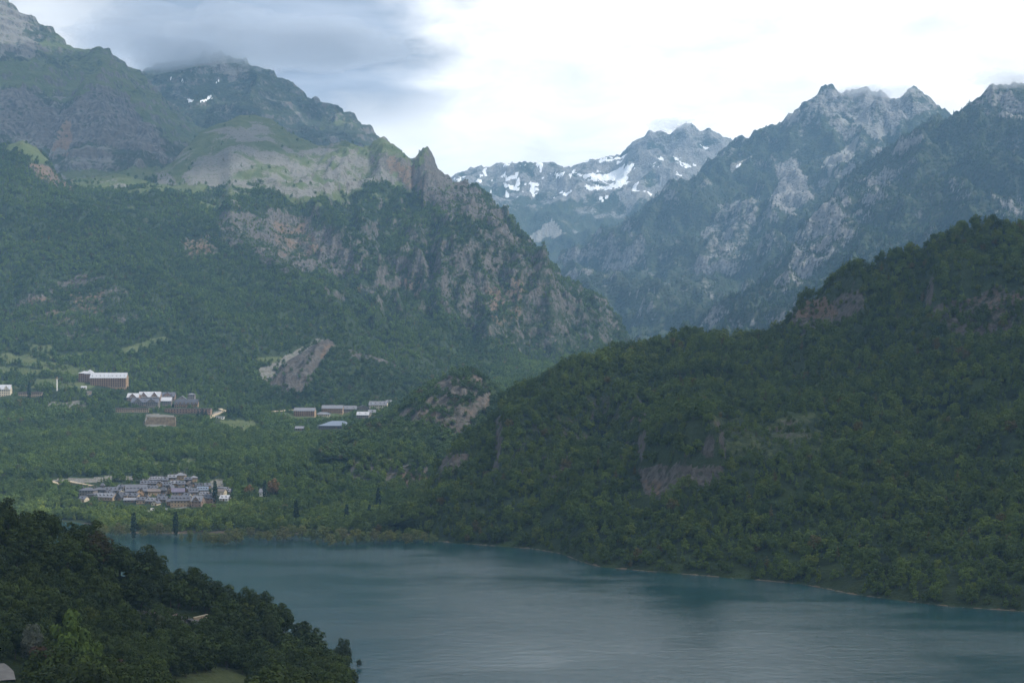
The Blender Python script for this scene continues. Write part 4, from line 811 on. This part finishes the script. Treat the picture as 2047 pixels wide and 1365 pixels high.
def trunk_mesh(h, r, limbs, seed):
    rng = np.random.default_rng(seed); V = []; Fc = []
    def tube(a, b, r0, r1):
        a = np.array(a, float); b = np.array(b, float); d = (b - a) / np.linalg.norm(b - a); p = np.array([1, 0, 0]) if abs(d[0]) < .8 else np.array([0, 1, 0])
        u = np.cross(d, p); u /= np.linalg.norm(u); v = np.cross(d, u); i = len(V)
        for c, rr in ((a, r0), (b, r1)):
            for k in range(5): th = k * 1.2566; V.append(c + (u * math.cos(th) + v * math.sin(th)) * rr)
        for k in range(5): Fc.append((i + k, i + (k + 1) % 5, i + 5 + (k + 1) % 5, i + 5 + k))
    tube((0, 0, -0.06), (0.01, 0, h * 0.55), r, r * 0.6); tube((0.01, 0, h * 0.55), (-0.01, 0.01, h), r * 0.6, r * 0.2)
    for i in range(limbs):
        a = i * 2.4; z0 = h * (0.35 + 0.4 * i / max(1, limbs)); tube((0, 0, z0), (math.cos(a) * 0.24, math.sin(a) * 0.24, z0 + 0.22), r * 0.4, r * 0.12)
    return V, Fc
def tree_data(name, seed, lobes, leaves, leaf, th=0.6, tr=0.022, limbs=4):
    cv, cf = crown_mesh(name, seed, lobes, leaves, leaf); tv, tf = trunk_mesh(th, tr, limbs, seed)
    cm = bpy.data.meshes.new(name + '_crown'); cm.from_pydata([tuple(v) for v in cv], [], cf); cm.materials.append(M_LEAF)
    tm = bpy.data.meshes.new(name + '_trunk'); tm.from_pydata([tuple(v) for v in tv], [], tf); tm.materials.append(M_BARK)
    return cm, tm
def proto_obj(name, seed, lobes, leaves, leaf, **k):
    """crown and trunk in one mesh, never shown itself: the wood masses repeat it"""
    cv, cf = crown_mesh(name, seed, lobes, leaves, leaf); tv, tf = trunk_mesh(0.6, 0.02, 0, seed); n = len(cv)
    me = bpy.data.meshes.new(name); me.from_pydata([tuple(v) for v in cv + tv], [], cf + [tuple(i + n for i in f) for f in tf])
    me.materials.append(M_LEAF); me.materials.append(M_BARK)
    mi = np.zeros(len(me.polygons), np.int32); mi[len(cf):] = 1; me.polygons.foreach_set('material_index', mi)
    return bpy.data.objects.new(name, me)

TREE_N = [tree_data('broadleaf', 40 + i, lobes_round(40 + i, 9 + i % 3, 1.0, [0.40, 0.46, 0.36, 0.50][i % 4], [0.16, 0.10, 0.12, 0.18][i % 4]), 1700, 0.031) for i in range(5)]
TREE_C = [tree_data('conifer', 60 + i, lobes_cone(60 + i, 11), 420, 0.042, 0.95, 0.016, 0) for i in range(2)]
TREE_P = [tree_data('poplar', 70 + i, lobes_col(70 + i, 9), 420, 0.036, 0.9, 0.014, 0) for i in range(2)]
TREE_W = [tree_data('willow', 80 + i, lobes_round(80 + i, 9, 1.0, 0.44, 0.12), 800, 0.038, 0.6, 0.022, 5) for i in range(3)]
P_MID = [proto_obj('mid_broadleaf', 100 + i, lobes_round(100 + i, 7 + i % 2, 1.0, [0.44, 0.38, 0.50, 0.42][i % 4], 0.10), 430, 0.055) for i in range(5)]
P_CON = [proto_obj('mid_conifer', 120 + i, lobes_cone(120 + i, 8, 1, 0.21), 200, 0.05) for i in range(3)]
P_FAR = [proto_obj('far_broadleaf', 140 + i, lobes_round(140 + i, 5, 1.0, 0.46, 0.08), 130, 0.09) for i in range(4)]
P_FCO = [proto_obj('far_conifer', 160 + i, lobes_cone(160 + i, 6, 1, 0.22), 60, 0.085) for i in range(3)]

def wood_group(protos):
    ng = bpy.data.node_groups.new('wood', 'GeometryNodeTree')
    ng.interface.new_socket('Geometry', in_out='INPUT', socket_type='NodeSocketGeometry'); ng.interface.new_socket('Geometry', in_out='OUTPUT', socket_type='NodeSocketGeometry')
    N = ng.nodes; gi = N.new('NodeGroupInput'); go = N.new('NodeGroupOutput'); ip = N.new('GeometryNodeInstanceOnPoints'); jn = N.new('GeometryNodeJoinGeometry')
    for p in protos:
        oi = N.new('GeometryNodeObjectInfo'); oi.inputs['Object'].default_value = p; oi.inputs['As Instance'].default_value = True; ng.links.new(oi.outputs['Geometry'], jn.inputs[0])
    ng.links.new(gi.outputs[0], ip.inputs['Points']); ng.links.new(jn.outputs[0], ip.inputs['Instance']); ip.inputs['Pick Instance'].default_value = True
    for nm, ty, so in (('pick', 'INT', 'Instance Index'), ('rot', 'FLOAT_VECTOR', 'Rotation'), ('scl', 'FLOAT_VECTOR', 'Scale')):
        na = N.new('GeometryNodeInputNamedAttribute'); na.data_type = ty; na.inputs['Name'].default_value = nm
        ng.links.new([o for o in na.outputs if o.enabled and o.name == 'Attribute'][0], ip.inputs[so])
    ng.links.new(ip.outputs[0], go.inputs[0]); return ng
def wood(name, label, pts, pick, hgt, wid, tint, protos):
    me = bpy.data.meshes.new(name); n = len(pts); me.vertices.add(n); me.vertices.foreach_set('co', pts.astype(np.float32).ravel())
    a = me.attributes.new('pick', 'INT', 'POINT'); a.data.foreach_set('value', pick.astype(np.int32))
    a = me.attributes.new('rot', 'FLOAT_VECTOR', 'POINT'); a.data.foreach_set('vector', np.stack([RNG.normal(0, .05, n), RNG.normal(0, .05, n), RNG.random(n) * 6.283], -1).astype(np.float32).ravel())
    a = me.attributes.new('scl', 'FLOAT_VECTOR', 'POINT'); a.data.foreach_set('vector', np.stack([wid, wid, hgt], -1).astype(np.float32).ravel())
    a = me.attributes.new('tint', 'FLOAT_COLOR', 'POINT'); a.data.foreach_set('color', np.concatenate([tint, np.ones((n, 1))], 1).astype(np.float32).ravel())
    o = bpy.data.objects.new(name, me); COL.objects.link(o); md = o.modifiers.new('wood', 'NODES'); md.node_group = wood_group(protos)
    tag(o, label, 'woodland', kind='stuff'); return o
def tints(n, X, Y, base=((0.034, 0.064, 0.020), (0.056, 0.096, 0.026), (0.080, 0.130, 0.032)), L=90, bright=0.05, brown=0.02):
    f = np.clip(0.5 + 0.5 * fbm(X / L, Y / L, 3) + RNG.normal(0, 0.22, n), 0, 1)[:, None]; b = np.array(base)
    c = np.where(f < .5, b[0] + (b[1] - b[0]) * f * 2, b[1] + (b[2] - b[1]) * (f * 2 - 1)); r = RNG.random(n)
    c[r < bright] = np.array([0.085, 0.125, 0.025]); c[r > 1 - brown] = np.array([0.080, 0.076, 0.034])
    return c * (0.85 + 0.3 * RNG.random((n, 1)))

SIGHT = [(148, 250, 1003, 1800), (250, 330, 1010, 1800), (330, 410, 1016, 1800), (410, 462, 1006, 1800), (152, 256, 776, 2800), (228, 300, 826, 2640), (284, 355, 852, 2560), (325, 425, 829, 2640), (425, 520, 846, 2600), (580, 632, 834, 2720), (632, 690, 830, 2720), (630, 708, 858, 2560), (586, 610, 862, 2560), (705, 786, 836, 2720), (515, 535, 993, 1850), (535, 562, 988, 1850), (105, 122, 782, 2760), (-20, 86, 795, 2740)]
def low_before(P, h):
    """tree heights kept under the sight lines from the shore to the houses"""
    px = P[:, 0] / P[:, 1] * F + CX
    for a, b, lim, ym in SIGHT:
        k = (px > a) & (px < b) & (P[:, 1] < ym); top = CAMZ - (lim - HZ) / F * P[:, 1] - P[:, 2]
        h = np.where(k & (top > -1), np.minimum(h, np.maximum(top, 1.8)), h)
    return h
# near hillside: the largest ones are single trees, the rest one wood
pts, r, c = near.scatter(1 / 9, (1 - near.m['open']) * (near.Z > 0.6), 1.05)
nearY = pts[:, 1]; ppx = pts[:, 0] / pts[:, 1] * F + CX; ppy = HZ - (pts[:, 2] - CAMZ) / pts[:, 1] * F
keep = (ppx > -40) & (ppx < 648 + np.clip(ppy - 1335, 0, 60) * .8) & (ppy < 1480) & clear_of(pts) & ~((ppx > 320) & (ppx < 510) & (ppy > 1358)) & ~((ppx < 74) & (ppy > 1350)); pts = pts[keep]; ppx = ppx[keep]; ppy = ppy[keep]
hgt = RNG.uniform(6.5, 11.5, len(pts)); hgt[RNG.random(len(pts)) < 0.12] *= 1.25
tn = tints(len(pts), pts[:, 0], pts[:, 1], L=30, bright=0.04, brown=0.012) * np.array([0.78, 0.70, 0.55])  # dark oak leaves, tinted darker still in place of cloud shade
# thin so that crowns do not sit in each other
order = np.argsort(-hgt / pts[:, 1]); kept = []
for i in order:
    p = pts[i]; ok = True
    for j in kept:
        q = pts[j]
        if abs(p[0]-q[0]) < 5.5 and abs(p[1]-q[1]) < 5.5 and (p[0]-q[0])**2 + (p[1]-q[1])**2 < (0.235*(hgt[i]+hgt[j]))**2: ok = False; break
    if ok: kept.append(i)
kept = np.array(kept)
inframe = (ppx[kept] > -15) & (ppx[kept] < 800) & (ppy[kept] - hgt[kept] / pts[kept][:, 1] * F < 1362)
single = kept[inframe][:288]; rest = np.setdiff1d(kept, single)
GROWN = 'trees of the near left hillside'
def tone(t):
    if t[0] > 0.06 and t[1] < t[0]: return 'brownish'
    g = t[1]; return 'bright green' if g > 0.060 else 'mid green' if g > 0.042 else 'dark green'
def zone(px, py):
    col = 'far left edge' if px < 110 else 'left part' if px < 250 else 'middle' if px < 420 else 'right part' if px < 580 else 'lakeward tip'
    crest = np.interp(px, [0, 190, 330, 450, 560, 650, 720], [1054, 1120, 1186, 1224, 1268, 1334, 1363])
    d = py - crest; row = 'crest' if d < 35 else 'upper slope' if d < 110 else 'lower slope' if d < 220 else 'foot'
    return f'on near hillside {row}, {col}'
def add_tree(name, data, loc, h, wdt, tint, label, cat, group=None, rz=None):
    e = empty(name, loc, random.random() * 6.28 if rz is None else rz); e.scale = (wdt, wdt, h)
    cr = bpy.data.objects.new('crown', data[0]); COL.objects.link(cr); cr.parent = e; cr['tint'] = [float(x) for x in tint]
    tk = bpy.data.objects.new('trunk', data[1]); COL.objects.link(tk); tk.parent = e
    tag(e, label, cat, group); return e
labs = []
for i in single:
    h = float(hgt[i]); size = 'tall' if h > 10.5 else 'small' if h < 8 else 'middling'
    labs.append(f'{size} {tone(tn[i])} broadleaf tree {zone(ppx[i], ppy[i])}')
for q in np.argsort(ppx[single]):
    i = single[q]; same = [p_ for p_ in range(len(single)) if labs[p_] == labs[q]]; rank = sum(ppx[single[p_]] <= ppx[i] for p_ in same)
    lab = labs[q] + (f', {ORD(int(rank))} from left' if len(same) > 1 else '')
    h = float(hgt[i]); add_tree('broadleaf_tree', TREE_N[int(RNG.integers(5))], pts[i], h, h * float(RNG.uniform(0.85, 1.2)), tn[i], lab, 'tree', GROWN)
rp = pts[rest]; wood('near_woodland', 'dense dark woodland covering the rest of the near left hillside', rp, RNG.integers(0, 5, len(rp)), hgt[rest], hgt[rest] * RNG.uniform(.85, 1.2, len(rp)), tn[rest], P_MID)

# right hill
pts, r, c = right.scatter(1 / 38, (1 - right.m['open']) * (right.Z > 0.3) * (0.8 + 0.2 * (fbm(right.X / 60, right.Y / 60, 3) > -.3)))
n = len(pts); low = right.m['open'][r, c]; h = RNG.uniform(5.5, 12, n) * (1 - 0.45 * (low > 0.2)); h *= np.where(pts[:, 2] < 14, 0.9, 1)
wood('right_hill_woodland', 'dense oak and pine woodland covering the right hill', pts, np.where(RNG.random(n) < .1, RNG.integers(5, 8, n), RNG.integers(0, 5, n)), h * np.exp(RNG.normal(0, .16, n)), h * RNG.uniform(.9, 1.3, n), tints(n, pts[:, 0], pts[:, 1], L=60, bright=0.08, brown=0.02) * np.array([1.4, 1.22, 0.75]), P_MID + P_CON)
# valley and left massif
dl = (1 - left.m['open']) * (1 - 0.62 * sst(left.m['rock'], 0.4, 0.9)) * (1 - left.m['alp'] * 0.985) * (left.Z > 0.4) * (1 - 0.9 * sst(left.m['scree'], .4, .7))
pts, r, c = left.scatter(1 / 40, dl, 1.0); _ok = clear_of(pts); pts, r, c = pts[_ok], r[_ok], c[_ok]
Yp = pts[:, 1]; ppy = HZ - (pts[:, 2] - CAMZ) / Yp * F; ppx = pts[:, 0] / Yp * F + CX
fl = Yp < 2450
k = fl; n = k.sum(); h = RNG.uniform(6, 12, n) * np.where(pts[k][:, 2] < 8, 1.1, 1); con = (RNG.random(n) < 0.05); pk = np.where(con, RNG.integers(5, 8, n), RNG.integers(0, 5, n))
h = low_before(pts[k], h)
wood('valley_woodland', 'broadleaf woodland around the village on the valley floor', pts[k], pk, h, h * RNG.uniform(.85, 1.2, n), tints(n, pts[k][:, 0], pts[k][:, 1], bright=0.10, brown=0.01) * np.where(pts[k][:, 2:3] < 9, np.array([[2.1, 1.8, 1.5]]), np.array([[1.3, 1.25, 0.9]])), P_MID + P_CON)
k = ~fl; n = k.sum(); h = RNG.uniform(6, 11, n); pinez = fbm(pts[k][:, 0] / 200, pts[k][:, 1] / 200, 3) + 0.35 * sst(pts[k][:, 2], 120, 300); con = RNG.random(n) < np.clip(0.25 + 0.5 * pinez, 0, 0.85)
pk = np.where(con, RNG.integers(4, 7, n), RNG.integers(0, 4, n)); tt = tints(n, pts[k][:, 0], pts[k][:, 1], L=160) * np.array([1.5, 1.42, 0.95]); tt[con] *= np.array([0.72, 0.78, 0.95]); h = h * np.where(sst(left.m['rock'][r, c][k], .3, .7) > .3, .6, 1)
h = low_before(pts[k], h)
wood('mountainside_woodland', 'mixed pine and broadleaf forest on the lower flank of the left massif', pts[k], pk, h, h * RNG.uniform(.8, 1.15, n), tt, P_FAR + P_FCO)
for P_, nm, lab, dn in ((knoll, 'knoll_woodland', 'scrubby trees clinging to the rocky knoll', 1 / 26), (outcrop, 'outcrop_woodland', 'trees around the pale limestone outcrop', 1 / 34)):
    pts, r, c = P_.scatter(dn, (1 - P_.m['open']) * (1 - 0.7 * sst(P_.m['rock'], .4, .8))); n = len(pts); h = RNG.uniform(5, 9.5, n)
    wood(nm, lab, pts, RNG.integers(0, 4, n), h, h * RNG.uniform(.85, 1.2, n), tints(n, pts[:, 0], pts[:, 1]), P_FAR)
# far slopes: conifers only
for P_, nm, lab, dn in ((rspur, 'spur_forest', 'conifer forest on the spur behind the right hill', 1 / 120), (rmount, 'mountain_forest', 'thin conifer forest on the right mountain wall', 1 / 420)):
    d = P_.m['forest'] * (1 - 0.9 * sst(P_.m['rock'], .35, .7)) * (1 - .8 * sst(P_.m['scree'], .4, .7)) * (P_.PY < 720)
    pts, r, c = P_.scatter(dn, d); n = len(pts); h = RNG.uniform(8, 15, n)
    wood(nm, lab, pts, RNG.integers(0, 3, n), h, h * RNG.uniform(.9, 1.5, n), tints(n, pts[:, 0], pts[:, 1], L=250, bright=.02, brown=.02) * np.array([.75, .8, .95]), P_FCO)
# ------------------------------------------------------------------ trees that stand out singly
OL = [(0.15, 0.175, 0.055), (0.18, 0.19, 0.058), (0.13, 0.165, 0.052), (0.155, 0.16, 0.065)]
rw = random.Random(21)
WX = [(192,1068),(205,1073),(222,1070),(238,1074),(252,1071),(286,1073),(300,1070),(318,1074),(336,1069),(362,1083),(380,1088),(397,1082),(412,1088),(426,1089),(438,1086),(448,1091),(460,1085),(472,1088),(484,1082),(500,1078),(518,1080),(534,1083),(548,1078),(566,1082),(584,1077),(604,1078),(622,1081),(634,1090),(646,1082),(660,1091),(672,1089),(684,1087),(698,1090),(712,1086),(730,1087),(748,1083),(764,1087),(780,1086),(796,1081),(812,1089),(830,1082),(848,1086),(866,1088)]
for i, (x, y) in enumerate(WX):
    X, Y, Z = world_of(x, y, lakeY(y)); thin = x in (380, 362, 397, 634); h = rw.uniform(9, 15) * (0.55 if thin and x != 380 else 1); 
    add_tree('willow', TREE_W[i % 3], (X, Y, -.3), h, h * (rw.uniform(.9, 1.35) if not thin else .6), OL[i % 4], f'olive-green willow standing in shallow water, {ORD(i + 1)} from the left along the far shore', 'tree', 'flooded willows along the far shore')
for x, y, hp_, lab, pt in [(267,1077,42,'dark poplar rising from the water at the left of the flooded willows',None),(351,1072,40,'dark poplar behind the flooded willows, second from the left at the shore',None),(430,1006,36,'tall dark poplar inside the right end of the village',left),(529,998,31,'dark poplar in front of the lone white house',left),(592,1051,41,'thick dark poplar in the middle of the shore wood',left),(693,1053,36,'wide dark poplar in the shore wood right of the meadow',left),(738,1047,31,'thin dark poplar in the shore wood towards the brown cliff',left),(756,1024,39,'dark poplar below the brown cliff',left),(58,800,28,'dark poplar in front of the low tan building, left edge',left)]:
    p = Vector(world_of(x, y, lakeY(y))) if pt is None else left.hit(x, y); h = hp_ * 1.25 * p.y / F; add_tree('poplar', TREE_P[x % 2], p, h, h * .95, (0.022, 0.045, 0.022), lab, 'tree', 'dark poplars')
for i, x in enumerate(range(606, 684, 7)):
    p = left.hit(x, 812 - (x - 606) * .02); h = 30 * p.y / F * rw.uniform(.85, 1.1); add_tree('poplar', TREE_P[i % 2], p, h, h * .75, (0.030, 0.055, 0.026), f'slim poplar of the row behind the ochre apartments, {ORD(i + 1)} from the left', 'tree', 'poplar row behind the apartments')
for i, (x, y) in enumerate([(396,838),(404,836),(411,838),(455,833),(461,834),(468,832),(478,834)]):
    p = left.hit(x, y); h = 21 * p.y / F; add_tree('conifer', TREE_C[i % 2], p, h, h * 1.1, (0.018, 0.036, 0.020), f'dark conifer on the terrace right of the hotel, {ORD(i + 1)} from the left', 'tree', 'conifers beside the hotel')
p = left.hit(142, 985); add_tree('conifer', TREE_C[0], p, 11, 12, (0.018, 0.036, 0.02), 'lone dark conifer beside the track left of the village', 'tree')
for x, y, hp_, w_, lab in [(546,990,33,30,'big orange-brown tree right of the lone white house'),(497,994,25,24,'smaller orange-brown tree left of the lone white house')]:
    p = left.hit(x, y); k_ = p.y / F; add_tree('rust_tree', TREE_W[0], p, hp_ * k_, w_ * k_ * 1.15, (0.17, 0.105, 0.042), lab, 'tree')
add_tree('broadleaf_tree', TREE_N[2], (*world_of(686, 1340, lakeY(1340))[:2], -.4), 16.5, 12, (0.045, 0.066, 0.024), 'lone tree rising from the lake off the tip of the near hillside', 'tree')
add_tree('sapling', TREE_W[1], (*world_of(718, 1334, lakeY(1334))[:2], -.3), 4.6, 3.6, (0.06, 0.08, 0.03), 'tiny half-drowned sapling in the lake right of the lone tree', 'tree')
p = near.hit(772, 1388); add_tree('bush', TREE_W[2], p, 9, 9, (0.07, 0.10, 0.028), 'round green bush at the bottom edge right of the near hillside', 'bush')
for x, y, h, w_, tn_, lab in NEARSP:
    p = near.hit(x, y); add_tree('bush' if 'bush' in lab else 'broadleaf_tree', TREE_N[x % 5], p, h, w_, tn_, lab, 'bush' if 'bush' in lab else 'tree')
# ------------------------------------------------------------------ clouds caught on the summits
def cloud(px, py, Y, rx, ry, rz_, dens, seed, label, col=(.97, .98, 1), g=.86, at=None, rag=.45):
    c = at or world_of(px, py, Y); rng = np.random.default_rng(seed); import bmesh
    bm = bmesh.new(); bmesh.ops.create_icosphere(bm, subdivisions=5, radius=1.0); co = np.array([v.co[:] for v in bm.verts])
    nz = fbm(co[:, 0] * 1.7 + seed, co[:, 2] * 1.7 + co[:, 1] * 1.3, 5) * rag
    for v, z in zip(bm.verts, nz): v.co *= float(0.85 + z); v.co.x *= rx; v.co.y *= ry; v.co.z *= rz_
    me = bpy.data.meshes.new('cloud'); bm.to_mesh(me); bm.free()
    m = bpy.data.materials.new('cloud_vapour'); m.use_nodes = True; m.node_tree.nodes.clear(); t = NT(m.node_tree); pv_ = t.n('ShaderNodeVolumePrincipled'); pv_.inputs['Color'].default_value = (*col, 1); pv_.inputs['Density'].default_value = dens; pv_.inputs['Anisotropy'].default_value = g
    om_ = t.n('ShaderNodeOutputMaterial'); t.L.new(pv_.outputs[0], om_.inputs['Volume']); me.materials.append(m)
    o = bpy.data.objects.new('cloud', me); COL.objects.link(o); o.location = c; tag(o, label, 'cloud', kind='stuff')
CLOUDS = [(430, 92, 6850, 700, 420, 125, .0060, 3, 'grey cloud cap hiding the top of the dark peak', (.80, .84, .90), .8, None, .6), (1340, 250, 10350, 200, 160, 44, .0045, 8, 'wisp of cloud on the snowy summit'), (1738, 184, 8150, 190, 140, 38, .0050, 9, 'cloud wisp on the right mountain summit ridge'), (2040, 160, 6200, 230, 160, 36, .0045, 10, 'cloud touching the summit at the right edge')]
for c_ in CLOUDS: cloud(*c_)
# unseen clouds added to shade the near hillside, right hill and left peaks
zc = 2090.0; off = (zc - 100) / math.tan(R(SUN_EL))
def shade(gx, gy, gz, rx, ry, dens, seed, label):
    o_ = (zc - gz) / math.tan(R(SUN_EL)); cloud(0, 0, 1, rx, ry, 200, dens, seed, label, (.97, .98, 1), .6, (gx + o_ * math.sin(R(SUN_AZ)), gy + o_ * math.cos(R(SUN_AZ)), zc), .25)
shade(720, 1350, 150, 1000, 1050, .0055, 14, 'broad unseen cloud added to shade the right hill')
shade(-40, 540, 60, 520, 480, .0065, 15, 'small unseen cloud added to shade the near hillside')
shade(-1250, 5350, 800, 1050, 1500, .006, 16, 'heavy unseen cloud added to shade the left peaks')

# ------------------------------------------------------------------ haze
lo, hi = -13.0, CAMZ + 1720
hv = [(-14500, -950, lo), (14500, -950, lo), (14500, 16500, lo), (-14500, 16500, lo)]; hv += [(x, y, hi) for x, y, _ in hv]
hm = bpy.data.materials.new('haze_air'); hm.use_nodes = True; hm.node_tree.nodes.clear(); ht = NT(hm.node_tree)
pv = ht.n('ShaderNodeVolumePrincipled'); pv.inputs['Color'].default_value = (0.36, 0.65, 1.0, 1); pv.inputs['Density'].default_value = 5.4e-5; pv.inputs['Anisotropy'].default_value = 0.0
om = ht.n('ShaderNodeOutputMaterial'); ht.L.new(pv.outputs[0], om.inputs['Volume'])
hz = mesh_obj('haze', hv, [(0, 3, 2, 1), (4, 5, 6, 7), (0, 1, 5, 4), (1, 2, 6, 5), (2, 3, 7, 6), (3, 0, 4, 7)], hm)
tag(hz, 'thin blue haze filling the valley air', 'haze', kind='stuff')
